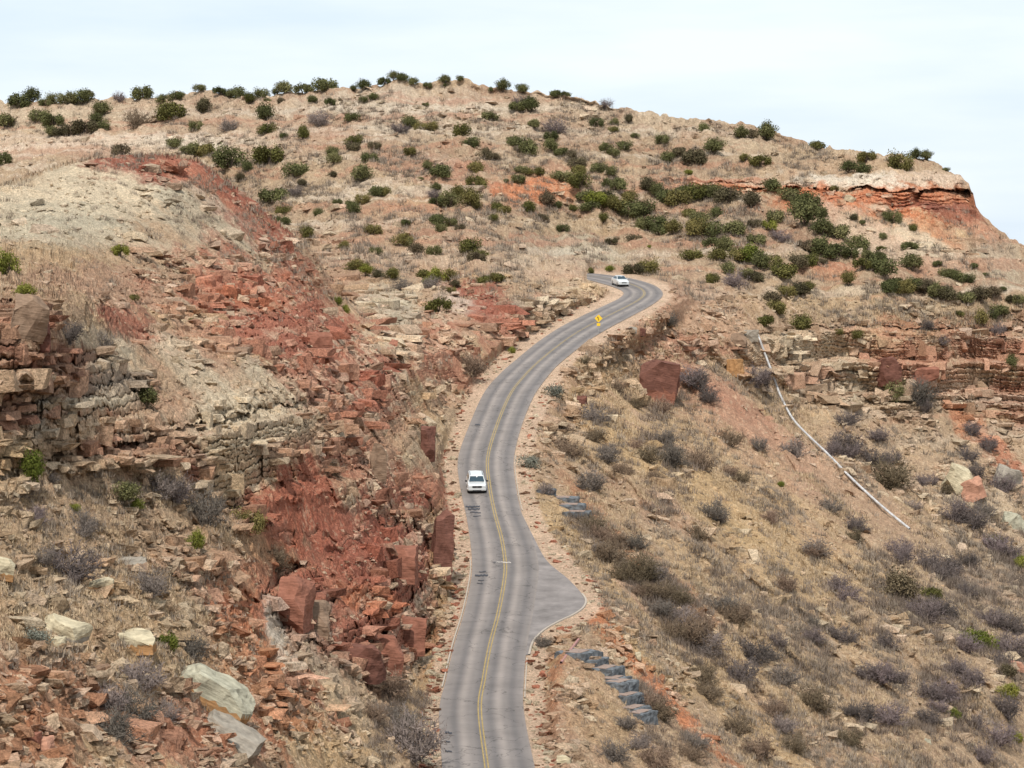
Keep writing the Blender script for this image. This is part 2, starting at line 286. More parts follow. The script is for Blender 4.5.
i2, t2, th2, s2 = saw(zz2, SML, .8)
bs = 1.1+1.6*hsh(i1, i1*0, i1*0+9)
bx = x+.25*fbm(x, y, z, 2.0, 2, .5, 51)
d1, gap, cv = voro((bx+.12*y)/bs, y/(bs*5), i1)
d1b, gapb, cvb = voro((bx+.12*y)/(.7+.8*hsh(i2,i2*0,i2*0+33)), y/4.0, i2)
hard = hsh(i2, i2*0, i2*0+21)
disp = (s2*1.05 - (hard-.5)*.9*np.clip(th2, 0, 1) - (cv-.5)*1.7 + sm(.06, 0, gap)*.5 - (cvb-.5)*.42 + sm(.08, 0, gapb)*.15 + sm(.22, 0, t2)*.65)
Y = Y + cliff*disp*(1-.35*far)
# the right rim: a hard cap standing out over a softer wall cut by alcoves
rimy = np.interp(px, [690, 760, 850, 905, 960, 976], [185, 188, 187.5, 189, 191, 194])+.9*fbm(px/9, 0*px, 0*px, 1.0, 2, .5, 91)
thick = np.interp(px, [690, 760, 850, 900, 975], [4, 6, 13, 17, 22]); dd_ = py-rimy
on_ = sm(680, 760, px)*sm(990, 974, px)*(y > 480)
alc = np.clip(fbm(px/13, 0*px, 0*px, 1.0, 3, .5, 92)-.05, 0, 1); alc = np.maximum(alc, .9*np.exp(-((px-917)/5.5)**2)); alc = np.maximum(alc, .8*np.exp(-((px-957)/3.5)**2))
Y = Y + on_*(-1.7*sm(-13, -8, dd_)*(dd_ < 0)*(1+.3*fbm(px/5, py/3, 0*px, 1.0, 2, .5, 93)) + (1.0+5.0*alc)*(dd_ >= 0)*sm(thick+5, thick*.5, dd_) + .35*np.sin(dd_*1.9)*(dd_ > 0)*sm(thick+4, thick, dd_))
open_ = (1-.75*cliff)*(1-wc)
bump = .55*fbm(x, y, z, 5, 4, .55, 20)*(1+1.3*far)
# stones set in the slope
st = fbm(x, y, z, 9, 3, .5, 22)-.3*(wl > .5)*(py < 290)
dd, gg, c3 = voro(x/.8, y/1.3, 0*i1); stone = np.where(c3 > .55-.35*st, np.clip(.5-dd, 0, .5)*2, 0)*(.15+.45*c3)
dd, gg, c4 = voro(x/.36+3, y/.6, 0*i1+4); stone2 = np.where(c4 > .5-.4*st, np.clip(.5-dd, 0, .5)*2, 0)*.28
open_b = np.where((px > 520) & (py > 330), .6, 1.0)
z2 = rz_*Y+CAMZ + open_*(bump+(stone+stone2)*open_b*sm(300, 170, y) + .1*fbm(x, y, z, .7, 3, .6, 24)) 
z2 = z2 + cliff*.18*fbm(x, y, z, .6, 3, .6, 25)
# the bench under the road: a gravel shoulder, and a tray cut below the asphalt
z2 = z2 + wc*(.03*fbm(x, y, z, .8, 3, .6, 26)-.03)
rpoly = np.vstack([RL, RR[::-1]])
sr = np.full(px.shape, 50., np.float32); near = (sc < 12) & (py > 262)
sr[near] = np.minimum(poly_sd(px[near], py[near], rpoly), poly_sd(px[near], py[near], PULL))
# gravel berm along the shoulder
z2 = z2 + wc*sm(2, 6, sr)*sm(4, -2, sc)*.0 - sm(0, -2.5, sr)*.16
# a shallow hollow under a few skyline columns keeps the brow uneven
V = np.stack([rx_*Y, Y, z2], -1).reshape(len(ux), nrow, 3)
col = colour(px, py, x, y, z, n0, 0, cliff, sc, t2, hard).reshape(len(ux), nrow, 3)
# plateau and back slopes behind the skyline
fall = np.interp(ux, [-150, 900, 960, 985, 1176], [.02, .03, .12, .55, .45])
dist = 1.5*(1.42**np.arange(1, nback+1))
dist = dist[::-1]
bk = np.zeros((len(ux), nback, 3)); c0 = V[:, 0]
bk[..., 0] = c0[:, None, 0]*(1+dist[None]/c0[:, None, 1]*.6)
bk[..., 1] = c0[:, None, 1]+dist[None]
bk[..., 2] = np.maximum(c0[:, None, 2]-fall[:, None]*dist[None]-.15*np.minimum(dist, 4)[None], 4)
bk[..., 2] = np.where(dist[None] > 900, 2.0, bk[..., 2])
V = np.concatenate([bk, V], 1)
col = np.concatenate([np.repeat(col[:, :1]*0+PAL['tan'], nback, 1), col], 1)
nx, ny = V.shape[:2]
def grid_mesh(name, V, col):
    nx, ny = V.shape[:2]
    me = bpy.data.meshes.new(name)
    idx = np.arange(nx*ny).reshape(nx, ny)
    q = np.stack([idx[:-1, :-1], idx[:-1, 1:], idx[1:, 1:], idx[1:, :-1]], -1).reshape(-1, 4)
    me.vertices.add(nx*ny); me.vertices.foreach_set('co', V.reshape(-1).astype(np.float32))
    me.loops.add(len(q)*4); me.loops.foreach_set('vertex_index', q.reshape(-1).astype(np.int32))
    me.polygons.add(len(q)); me.polygons.foreach_set('loop_start', np.arange(0, len(q)*4, 4, dtype=np.int32))
    me.update(calc_edges=True)
    if col is not None:
        at = me.attributes.new('Col', 'FLOAT_COLOR', 'POINT')
        at.data.foreach_set('color', np.concatenate([col.reshape(-1, 3), np.ones((nx*ny, 1))], 1).reshape(-1).astype(np.float32))
    return me

def tag(o, label=None, cat=None, group=None, kind=None):
    if label: o['label'] = label
    if cat: o['category'] = cat
    if group: o['group'] = group
    if kind: o['kind'] = kind
    return o
def link(name, me, mat=None, parent=None, loc=None, rot=None):
    o = bpy.data.objects.new(name, me); COL.objects.link(o)
    if mat is not None and me is not None and len(me.materials) == 0: me.materials.append(mat)
    if parent is not None: o.parent = parent
    if me is not None and not me.get('keep'): me.shade_flat()
    if loc is not None: o.location = loc
    if rot is not None: o.rotation_euler = rot
    return o

def new_mat(name, rough=.9):
    m = bpy.data.materials.new(name); m.use_nodes = True
    nt = m.node_tree; b = nt.nodes['Principled BSDF']; b.inputs['Roughness'].default_value = rough
    b.inputs['Specular IOR Level'].default_value = .2
    return m, nt, b
def N_(nt, t, **kw):
    n = nt.nodes.new(t)
    for k, v in kw.items():
        if k in n.inputs: n.inputs[k].default_value = v
        else: setattr(n, k, v)
    return n
m_ter, nt, b = new_mat('rock_and_soil', 1.0)
b.inputs['Specular IOR Level'].default_value = .05
at = N_(nt, 'ShaderNodeAttribute', attribute_name='Col')
geo = N_(nt, 'ShaderNodeNewGeometry')
n1 = N_(nt, 'ShaderNodeTexNoise', Scale=2.2, Detail=8.0, Roughness=.7); nt.links.new(geo.outputs['Position'], n1.inputs['Vector'])
n2 = N_(nt, 'ShaderNodeTexNoise', Scale=9.0, Detail=4.0, Roughness=.7); nt.links.new(geo.outputs['Position'], n2.inputs['Vector'])
mr = N_(nt, 'ShaderNodeMapRange'); mr.inputs[1].default_value = .3; mr.inputs[2].default_value = .7; mr.inputs[3].default_value = .66; mr.inputs[4].default_value = 1.28
nt.links.new(n1.outputs[0], mr.inputs[0])
n3 = N_(nt, 'ShaderNodeTexNoise', Scale=5.5, Detail=5.0, Roughness=.75); nt.links.new(geo.outputs['Position'], n3.inputs['Vector'])
m3 = N_(nt, 'ShaderNodeMapRange'); m3.inputs[1].default_value = .36; m3.inputs[2].default_value = .60; m3.inputs[3].default_value = .62; m3.inputs[4].default_value = 1.3
nt.links.new(n3.outputs[0], m3.inputs[0]); mu0 = N_(nt, 'ShaderNodeVectorMath', operation='SCALE'); nt.links.new(at.outputs['Color'], mu0.inputs[0]); nt.links.new(m3.outputs[0], mu0.inputs['Scale'])
mu = N_(nt, 'ShaderNodeVectorMath', operation='SCALE'); nt.links.new(mu0.outputs[0], mu.inputs[0]); nt.links.new(mr.outputs[0], mu.inputs['Scale'])
nt.links.new(mu.outputs[0], b.inputs['Base Color'])
bp = N_(nt, 'ShaderNodeBump', Strength=.9, Distance=.4); nt.links.new(n2.outputs[0], bp.inputs['Height']); nt.links.new(bp.outputs[0], b.inputs['Normal'])

ter = link('canyon_terrain', grid_mesh('canyon_terrain', V, col), m_ter)
tag(ter, kind='structure')
# lookup: terrain point under a photo pixel
def surf(qx, qy):
    i = int(np.clip(round((qx-ux[0])/STEP), 0, len(ux)-1)); c = cre[i]
    j = int(np.clip(round((qy-c)/(880-c)*(nrow-1)), 0, nrow-1))
    return Vector(V[i, nback+j])
# far plain
bm = bmesh.new()
for a in range(64):
    t = a/64*2*math.pi; bm.verts.new((30000*math.cos(t), 30000*math.sin(t)+300, 0))
bm.faces.new(bm.verts); me = bpy.data.meshes.new('canyon_floor'); bm.to_mesh(me)
m_plain, nt, b = new_mat('far_plain'); b.inputs['Base Color'].default_value = (.22, .15, .10, 1)
nn = N_(nt, 'ShaderNodeTexNoise', Scale=.01, Detail=6.0); g2 = N_(nt, 'ShaderNodeNewGeometry'); nt.links.new(g2.outputs['Position'], nn.inputs['Vector'])
rp = N_(nt, 'ShaderNodeValToRGB'); rp.color_ramp.elements[0].color = (.1, .09, .05, 1); rp.color_ramp.elements[1].color = (.32, .2, .13, 1); nt.links.new(nn.outputs[0], rp.inputs[0]); nt.links.new(rp.outputs[0], b.inputs['Base Color'])
tag(link('canyon_floor', me, m_plain), kind='structure')
# ------------------------------------------------------------------ road, markings, kerbs
def road_pt(q, lift=0.0):
    Yq = float(Y0(q[1])); p = pt(q[0], q[1], Yq); return Vector((float(p[0]), float(p[1]), float(p[2])+lift))
nS = len(RL); NC = 14
vs = []; uv = []
cen = []; run = 0
for i in range(nS):
    a = road_pt(RL[i]); c = road_pt(RR[i])
    m = (a+c)/2
    if cen: run += (m-cen[-1]).length
    cen.append(m)
    for k in range(NC+1):
        t = k/NC; p = a.lerp(c, t); p.z += .03+.05*(1-(2*t-1)**2)
        vs.append(p); uv.append((t, run))
fc = [(i*(NC+1)+k, i*(NC+1)+k+1, (i+1)*(NC+1)+k+1, (i+1)*(NC+1)+k) for i in range(nS-1) for k in range(NC)]
me = bpy.data.meshes.new('road'); me.from_pydata(vs, [], fc)
uvl = me.uv_layers.new(name='UVMap')
for lp in me.loops: uvl.data[lp.index].uv = uv[lp.vertex_index]
me['keep'] = 1
for p in me.polygons: p.use_smooth = True
m_road, nt, b = new_mat('worn_asphalt', .85)
tcu = N_(nt, 'ShaderNodeUVMap'); sp = N_(nt, 'ShaderNodeSeparateXYZ'); nt.links.new(tcu.outputs[0], sp.inputs[0])
# tyre-polished tracks are a darker, bluer grey than the dusty strips between them
mpn = N_(nt, 'ShaderNodeMapping'); mpn.inputs['Scale'].default_value = (3, .05, 1); nt.links.new(tcu.outputs[0], mpn.inputs[0])
nz = N_(nt, 'ShaderNodeTexNoise', Scale=2.0, Detail=5.0, Roughness=.6); nt.links.new(mpn.outputs[0], nz.inputs['Vector'])
ad = N_(nt, 'ShaderNodeMath', operation='MULTIPLY_ADD'); nt.links.new(nz.outputs[0], ad.inputs[0]); ad.inputs[1].default_value = .035; nt.links.new(sp.outputs[0], ad.inputs[2])
rp = N_(nt, 'ShaderNodeValToRGB'); cr = rp.color_ramp; cr.interpolation = 'EASE'
D_ = (.135, .121, .115, 1); M_ = (.178, .156, .143, 1); L_ = (.238, .205, .183, 1); E_ = (.21, .18, .16, 1)
stops = [(0, E_), (.10, M_), (.175, D_), (.27, L_), (.36, M_), (.44, D_), (.515, M_), (.60, D_), (.70, L_), (.78, M_), (.86, D_), (.95, M_), (1, E_)]
cr.elements[0].position = 0; cr.elements[0].color = E_; cr.elements[1].position = 1; cr.elements[1].color = E_
for p_, c_ in stops[1:-1]: e = cr.elements.new(p_); e.color = c_
off = N_(nt, 'ShaderNodeMath', operation='SUBTRACT'); nt.links.new(ad.outputs[0], off.inputs[0]); off.inputs[1].default_value = .0175
nt.links.new(off.outputs[0], rp.inputs[0])
g2 = N_(nt, 'ShaderNodeNewGeometry')
nb = N_(nt, 'ShaderNodeTexNoise', Scale=.35, Detail=8.0, Roughness=.65); nt.links.new(g2.outputs['Position'], nb.inputs['Vector'])
mb = N_(nt, 'ShaderNodeMapRange'); mb.inputs[1].default_value = .3; mb.inputs[2].default_value = .7; mb.inputs[3].default_value = .85; mb.inputs[4].default_value = 1.16; nt.links.new(nb.outputs[0], mb.inputs[0])
vm = N_(nt, 'ShaderNodeVectorMath', operation='SCALE'); nt.links.new(rp.outputs[0], vm.inputs[0]); nt.links.new(mb.outputs[0], vm.inputs['Scale'])
# sealed cracks wandering over the surface
vo = N_(nt, 'ShaderNodeTexVoronoi', feature='DISTANCE_TO_EDGE', Scale=.22); mpv = N_(nt, 'ShaderNodeMapping'); nzv = N_(nt, 'ShaderNodeTexNoise', Scale=.5, Detail=4.0)
nt.links.new(g2.outputs['Position'], nzv.inputs['Vector']); vmx = N_(nt, 'ShaderNodeVectorMath', operation='MULTIPLY_ADD'); nt.links.new(nzv.outputs['Color'], vmx.inputs[0]); vmx.inputs[1].default_value = (4, 4, 4); nt.links.new(g2.outputs['Position'], vmx.inputs[2]); nt.links.new(vmx.outputs[0], vo.inputs['Vector'])
ck = N_(nt, 'ShaderNodeMapRange'); ck.inputs[1].default_value = .004; ck.inputs[2].default_value = .016; ck.inputs[3].default_value = .62; ck.inputs[4].default_value = 1; nt.links.new(vo.outputs[0], ck.inputs[0])
vm2 = N_(nt, 'ShaderNodeVectorMath', operation='SCALE'); nt.links.new(vm.outputs[0], vm2.inputs[0]); nt.links.new(ck.outputs[0], vm2.inputs['Scale'])
nt.links.new(vm2.outputs[0], b.inputs['Base Color'])
tag(link('road', me, m_road), kind='structure')

def simple_mat(name, rgb, rough=.8, var=.15, scale=6.0, metal=0.0, spec=.2):
    m, nt, b = new_mat(name, rough)
    g = N_(nt, 'ShaderNodeNewGeometry'); n = N_(nt, 'ShaderNodeTexNoise', Scale=scale, Detail=6.0, Roughness=.65); nt.links.new(g.outputs['Position'], n.inputs['Vector'])
    r = N_(nt, 'ShaderNodeMapRange'); r.inputs[1].default_value = .3; r.inputs[2].default_value = .7; r.inputs[3].default_value = 1-var; r.inputs[4].default_value = 1+var; nt.links.new(n.outputs[0], r.inputs[0])
    v = N_(nt, 'ShaderNodeVectorMath', operation='SCALE'); v.inputs[0].default_value = rgb; nt.links.new(r.outputs[0], v.inputs['Scale']); nt.links.new(v.outputs[0], b.inputs['Base Color'])
    b.inputs['Metallic'].default_value = metal; b.inputs['Specular IOR Level'].default_value = spec
    return m
def ribbon(name, pts, width, height, mat, kind='structure', lift=0.0):
    """a low bar of real thickness following world points"""
    bm = bmesh.new(); prev = None
    for i, p in enumerate(pts):
        d = (pts[min(i+1, len(pts)-1)]-pts[max(i-1, 0)]); d.z = 0; d.normalize(); n = Vector((-d.y, d.x, 0))
        w = width/2
        r = [bm.verts.new(p+n*w+Vector((0, 0, lift-.05))), bm.verts.new(p+n*w*.85+Vector((0, 0, lift+height))), bm.verts.new(p-n*w*.85+Vector((0, 0, lift+height))), bm.verts.new(p-n*w+Vector((0, 0, lift-.05)))]
        if prev:
            for k in range(3): bm.faces.new((prev[k], prev[k+1], r[k+1], r[k]))
        prev = r
    bmesh.ops.recalc_face_normals(bm, faces=bm.faces)
    me = bpy.data.meshes.new(name); bm.to_mesh(me); bm.free()
    return tag(link(name, me, mat), kind=kind)
# pull-out
PC = PULL.mean(0); ring = [road_pt(q, .008) for q in PULL]
pull_in = [road_pt(RR[i]*.93+RL[i]*.07, .004) for i in range(nS) if 505 < RR[i][1] < 665]
bm = bmesh.new(); outer = []
# strips between the road edge and the outer edge, station by station
ro = sorted([tuple(q) for q in PULL], key=lambda q: q[1])
A = np.array([q for q in ro]); 
prev = None
for yy in np.arange(514, 655.1, 1.5):
    xo = np.interp(yy, A[:,1], A[:,0]); xi = np.interp(yy, RR[::-1][:,1], RR[::-1][:,0])-6
    row = [bm.verts.new(road_pt((xi+(xo-xi)*k/6, yy), .022)) for k in range(7)]
    if prev:
        for k in range(6): bm.faces.new((prev[k], prev[k+1], row[k+1], row[k]))
    prev = row
bmesh.ops.recalc_face_normals(bm, faces=bm.faces)
me = bpy.data.meshes.new('pullout'); bm.to_mesh(me); bm.free()
m_pull = simple_mat('pullout_asphalt', (.19, .168, .156), .85, .32, .5)
tag(link('roadside_pullout', me, m_pull), kind='structure')
# yellow centre lines: two, with a gap
m_yel = simple_mat('yellow_paint', (.30, .215, .08), .7, .25, 1.5)
for sgn in (-1, 1):
    bm = bmesh.new(); prev = None
    for i in range(nS):
        a = road_pt(RL[i]); c = road_pt(RR[i]); W = (c-a).length; m = (a+c)/2
        # the line sits a little right of the middle by the pull-out
        t = .5+np.interp(RL[i][1], [430, 480, 560, 620, 700, 768], [.03, .03, .0, .0, -.02, -.02])
        p = a.lerp(c, t); d = (c-a).normalized()
        z = .03+.05*(1-(2*t-1)**2)+.012
        r = [bm.verts.new(p+d*(sgn*.12-.05)+Vector((0, 0, z))), bm.verts.new(p+d*(sgn*.12+.05)+Vector((0, 0, z)))]
        if prev: bm.faces.new((prev[0], prev[1], r[1], r[0]))
        prev = r
    bmesh.ops.recalc_face_normals(bm, faces=bm.faces)
    me = bpy.data.meshes.new('centre_line'); bm.to_mesh(me); bm.free()
    tag(link('centre_line', me, m_yel), kind='structure')
# tar patches and a transverse joint
m_tar = simple_mat('tar_patch', (.05, .05, .058), .7, .3, 2)
m_joint = simple_mat('pale_joint', (.42, .38, .34), .8, .2, 2)
def patch(x0, x1, y0, y1, mat, name='tar_patch', lift=.095):
    bm = bmesh.new()
    n = 10; top = []; bot = []
    for k in range(n+1):
        t = k/n; xx = x0+(x1-x0)*t; j = random.uniform(-.5, .3)*(y1-y0)+.5*math.sin(t*2+x0)
        top.append(bm.verts.new(road_pt((xx, y0+j), lift))); bot.append(bm.verts.new(road_pt((xx, y1+j), lift)))
    for k in range(n): bm.faces.new((top[k], top[k+1], bot[k+1], bot[k]))
    bmesh.ops.recalc_face_normals(bm, faces=bm.faces)
    me = bpy.data.meshes.new(name); bm.to_mesh(me); bm.free(); tag(link(name, me, mat), kind='structure')
for x0, x1, y0, y1 in [(465.5,480,506.6,508),(468,480,509.5,511),(470,481,513,513.9),(473,481,516.5,517.2),(475,488,576,577.5),(479,486,572,572.8),(478,484,580.5,581.1),(477,483,584,584.6),(493,502,562.8,563.6),(475,480,425.5,426.5),(445,452,733,734.6),(444,450,743,744),(445,452,752,753.2)]:
    patch(x0, x1, y0, y1, m_tar)
patch(496, 511, 562.6, 563.5, m_joint, 'pavement_joint')
# kerbs
m_kerb = simple_mat('concrete_kerb', (.36, .31, .255), .85, .12, 3)
def offs(P, Q, m):   # point on the line Q->P pushed out by m metres beyond P
    a = road_pt(P); c = road_pt(Q); return a+(a-c).normalized()*m
ribbon('kerb', [offs(RL[i], RR[i], .16) for i in range(nS) if 560 < RL[i][1] < 690], .13, .08, m_kerb)
ribbon('kerb', [offs(RR[i], RL[i], .14) for i in range(nS) if 655 < RR[i][1] < 700], .11, .06, m_kerb)
ribbon('kerb', [offs(RR[i], RL[i], .14) for i in range(nS) if 455 < RR[i][1] < 512], .10, .05, m_kerb)
ribbon('kerb', [road_pt(q) for q in PULL if q[1] > 592], .2, .08, m_kerb)
# ------------------------------------------------------------------ loose stone, ledge blocks
def box_cloud(name, P, S, yaw, tilt, C, mat, seed, jit=.16, rnd=.05):
    """many angular stones in one mesh: P centres, S full sizes, yaw, tilt, C colours"""
    r = np.random.RandomState(seed); n = len(P)
    # a cube with cut corners: 3x3x3 surface lattice gives 26 points
    g = np.array([(i, j, k) for i in (-1, 0, 1) for j in (-1, 0, 1) for k in (-1, 0, 1) if (i, j, k) != (0, 0, 0)], float)
    key = {tuple(v): i for i, v in enumerate(g.astype(int))}
    F_ = []
    for ax in range(3):
        for sg in (-1, 1):
            o = [a for a in range(3) if a != ax]
            for i in (-1, 0):
                for j in (-1, 0):
                    q = []
                    for (di, dj) in ((0, 0), (1, 0), (1, 1), (0, 1)):
                        v = [0, 0, 0]; v[ax] = sg; v[o[0]] = i+di; v[o[1]] = j+dj; q.append(key[tuple(v)])
                    fl = (sg > 0) ^ (ax == 1); F_.append(q if fl else q[::-1])
    F_ = np.array(F_)
    lens = np.linalg.norm(g, axis=1); shrink = np.where(lens > 1.6, 1-rnd, np.where(lens > 1.2, 1-rnd*.25, 1.0))
    corner = jit*r.randn(n, 8, 3); c8 = np.array([(i, j, k) for i in (-1, 1) for j in (-1, 1) for k in (-1, 1)], float)
    wt = np.prod(1+g[:, None]*c8[None], -1)/8.0           # each point follows the corners it lies between, so faces stay flat
    v = (g*shrink[:, None])[None]*.5+np.einsum('pc,ncd->npd', wt, corner)+jit*.12*r.randn(n, 26, 3)
    v = v*S[:, None, :]
    ca, sa = np.cos(yaw)[:, None], np.sin(yaw)[:, None]; ct, st = np.cos(tilt)[:, None], np.sin(tilt)[:, None]
    x, y, z = v[..., 0], v[..., 1], v[..., 2]
    x, z = x*ct-z*st, x*st+z*ct
    x, y = x*ca-y*sa, x*sa+y*ca
    V_ = np.stack([x, y, z], -1)+P[:, None]
    me = bpy.data.meshes.new(name); me.vertices.add(26*n); me.vertices.foreach_set('co', V_.reshape(-1).astype(np.float32))
    f = (F_[None]+np.arange(n)[:, None, None]*26).reshape(-1)
    me.loops.add(len(f)); me.loops.foreach_set('vertex_index', f.astype(np.int32)); me.polygons.add(len(f)//4); me.polygons.foreach_set('loop_start', np.arange(0, len(f), 4, dtype=np.int32)); me.update(calc_edges=True)
    at = me.attributes.new('Col', 'FLOAT_COLOR', 'POINT')
    cc = np.concatenate([np.repeat(C, 26, 0), np.ones((26*n, 1))], 1); at.data.foreach_set('color', cc.reshape(-1).astype(np.float32))
    return link(name, me, mat)
def near_col(qx, qy):
    i = np.clip(np.round((qx-ux[0])/STEP), 0, len(ux)-1).astype(int); c = cre[i]
    j = np.clip(np.round((qy-c)/(880-c)*(nrow-1)), 0, nrow-1).astype(int)
    return V[i, nback+j], col[i, nback+j]
def samp(n, fn, seed):
    r = np.random.RandomState(seed); X = []; Yq = []; m = 0
    while m < n:
        qx = r.rand(60000)*1300-145; qy = 85+r.rand(60000)*780
        w = fn(qx, qy)*(qy > np.interp(qx, CREST[:,0], CREST[:,1])+2.5)
        k = r.rand(60000) < w; X.append(qx[k]); Yq.append(qy[k]); m += k.sum()
    return np.concatenate(X)[:n], np.concatenate(Yq)[:n], r
RZ = [(120,560,170,90,15,.25),(60,720,140,70,0,.5),(220,700,120,80,30,.6),(330,720,80,50,30,.4),(260,340,160,60,25,.4),(400,400,80,120,20,.5),(160,260,170,60,10,.25),(300,250,50,50,40,.5),(380,600,80,90,0,.6),(470,320,110,40,-15,.6),(575,300,50,20,-15,.7),
      (640,350,110,50,-25,.8),(560,420,24,60,15,.9),(720,330,80,40,0,.6),(900,440,150,60,20,.7),(980,500,60,60,30,.9),(960,640,90,90,40,.35),(720,600,230,150,40,.18),(600,640,50,40,45,.7),(560,720,30,60,0,.6),(690,700,60,14,45,.6),(900,320,160,24,3,.5),(500,180,500,90,4,.16),(430,110,350,18,3,.4),(900,250,100,16,20,.2)]
def dens(qx, qy):
    d = np.zeros(len(qx)); nn = fbm(qx, qy*1.5, 0*qx, 22, 3, .6, 71)
    for B in RZ: d = np.maximum(d, B[5]*sm(1.3, .7, blob(qx, qy, B)))
    sc_ = poly_sd(qx, qy, CORR)
    d = d*(1-.9*sm(1.2, .8, blob(qx, qy, (305,510,50,55,20))))*(1-.7*sm(1.2, .8, blob(qx, qy, (350,545,50,34,30))))
    return np.where(sc_ > 0, d*np.clip(.35+1.1*nn, .02, 1), 0)
qx, qy, r = samp(20000, dens, 5)
P, C = near_col(qx, qy); n = len(P)
sz = .13+.9*r.rand(n)**9+.22*r.rand(n)**2; sz *= np.clip(P[:, 1]/240, .8, 1.35)
S_ = np.stack([sz*(.9+.9*r.rand(n)), sz*(.8+.6*r.rand(n)), sz*(.35+.4*r.rand(n))], 1)
tgt = np.where(r.rand(n, 1) < .4, PAL['cream'], np.where(r.rand(n, 1) < .5, PAL['pinkpale'], C*.8)); mixk = .25+.5*r.rand(n, 1)
tag(box_cloud('loose_rocks', P+np.stack([0*sz, 0*sz, S_[:, 2]*.2], 1), S_, r.rand(n)*6.28, r.randn(n)*.25, (C*(1-mixk)+tgt*mixk)*(.8+.45*r.rand(n, 1)), m_ter, 6, .2), 'loose angular stones scattered over the slopes', 'rocks', kind='stuff')
# pale rubble along both road shoulders
def dsh(qx, qy):
    sc_ = poly_sd(qx, qy, CORR); rp_ = np.minimum(poly_sd(qx, qy, rpoly), poly_sd(qx, qy, PULL))
    return np.where((sc_ < 3) & (rp_ > 2.5) & (qy > 283), np.clip(.25+.14*rp_, 0, 1), 0)*np.where(qx < np.interp(qy, [300, 768], [560, 490]), 1, .6)
qx, qy, r = samp(1700, dsh, 8); P, C = near_col(qx, qy); n = len(P)
sz = .10+.38*r.rand(n)**3; S_ = np.stack([sz*(1+r.rand(n)), sz*(.8+.5*r.rand(n)), sz*.6], 1)
k = r.rand(n, 1); cc = np.where(k < .5, PAL['cream'], np.where(k < .8, PAL['redlt'], PAL['brown']))*(.7+.4*r.rand(n, 1))
tag(box_cloud('shoulder_rubble', P+np.stack([0*sz, 0*sz, S_[:, 2]*.2], 1), S_, r.rand(n)*6.28, r.randn(n)*.25, cc, m_ter, 9), 'pale rubble strewn along the road shoulders', 'rubble', kind='stuff')
# ledge blocks: jointed slabs standing out of the cliffs along their beds
def dcl(qx, qy):
    nn = fbm(qx, qy, 0*qx, 34, 3, .6, 72)
    m = cliff_mask(qx, qy, 0)*np.clip(.5+1.2*nn, 0, 1)
    soft = np.maximum(sm(1.1, .8, blob(qx, qy, (305,505,45,42,20))), sm(1.1, .8, blob(qx, qy, (900,196,110,30,3))))
    m = m*(1-soft)*np.where(qy < 230, .05, 1)*np.clip(300/(qy*0+300), 0, 1)
    pd = np.min([np.hypot(qx-a, qy-b) for a, b in ((757,338),(762,352),(767,366),(773,380),(778,394),(783,408))], 0)
    return m*(poly_sd(qx, qy, CORR) > 5)*(pd > 15)
qx, qy, r = samp(900, dcl, 12); P, C = near_col(qx, qy); n = len(P)
P = P.copy(); zi = np.clip(np.searchsorted(SML, P[:, 2]+.02*P[:, 0]), 1, len(SML)-1)
big = r.rand(n) < np.where(qx > 700, .6, .34)*sm(.6, .95, cliff_mask(qx, qy, 0)); th = np.where(big, .6+1.2*r.rand(n)**1.4, .28+.55*r.rand(n)**1.5); ln = np.where(big, th*(.5+1.1*r.rand(n)), .9+2.8*r.rand(n)**1.6)
S_ = np.stack([ln, .8+.8*r.rand(n)+ln*.2, th], 1)*np.clip(P[:, 1:2]/250, .75, 1.6)
P[:, 1] += S_[:, 1]*.36
cc = C*(.82+.5*r.rand(n, 1)); 
tag(box_cloud('rock_ledges', P, S_, r.randn(n)*.18-.25*(qx < 480), r.randn(n)*.05, cc, m_ter, 13, .11, .04), kind='structure')

# ---- individual boulders
from mathutils import noise as mnoise
def boulder(name, w, d, h, seed, mats, split=None, cuts=3, rough=.10, sharp=.5):
    """an angular block: a box cut by random planes, roughened; underside faces take the second material when split is set"""
    rr = random.Random(seed); bm = bmesh.new(); bmesh.ops.create_cube(bm, size=1.0)
    bmesh.ops.scale(bm, vec=(w, d, h), verts=bm.verts)
    for k in range(3+cuts):
        nv = Vector((rr.uniform(-1, 1), rr.uniform(-1, 1), rr.uniform(-.3, 1))).normalized()
        co_ = Vector((nv.x*w, nv.y*d, nv.z*h))*rr.uniform(.44, .56)
        res = bmesh.ops.bisect_plane(bm, geom=bm.verts[:]+bm.edges[:]+bm.faces[:], plane_co=co_, plane_no=nv, clear_outer=True)
        ed = [e for e in bm.edges if e.is_boundary]
        if ed: bmesh.ops.contextual_create(bm, geom=ed)
    bmesh.ops.triangulate(bm, faces=bm.faces); 
    for _ in range(3): bmesh.ops.subdivide_edges(bm, edges=[e for e in bm.edges if e.calc_length() > min(w, d, h)*.22], cuts=1, use_grid_fill=True); bmesh.ops.triangulate(bm, faces=bm.faces)
    bm.normal_update(); m = min(w, h, d)
    mv = [(v, v.normal.copy(), mnoise.fractal(v.co*(1.6/m)+Vector((seed, 0, 0)), 1.0, 2.0, 4)) for v in bm.verts]
    for v, nn, q in mv: v.co += nn*q*m*rough
    bmesh.ops.recalc_face_normals(bm, faces=bm.faces)
    if split is not None:
        for f in bm.faces:
            c = f.calc_center_median(); 
            if c.z < split*h+.06*h*mnoise.noise(c*2.0) : f.material_index = 1
    me = bpy.data.meshes.new(name); bm.to_mesh(me); bm.free()
    for m_ in mats: me.materials.append(m_)
    return me
def dk(c, k): return tuple(float(v)*k for v in c)
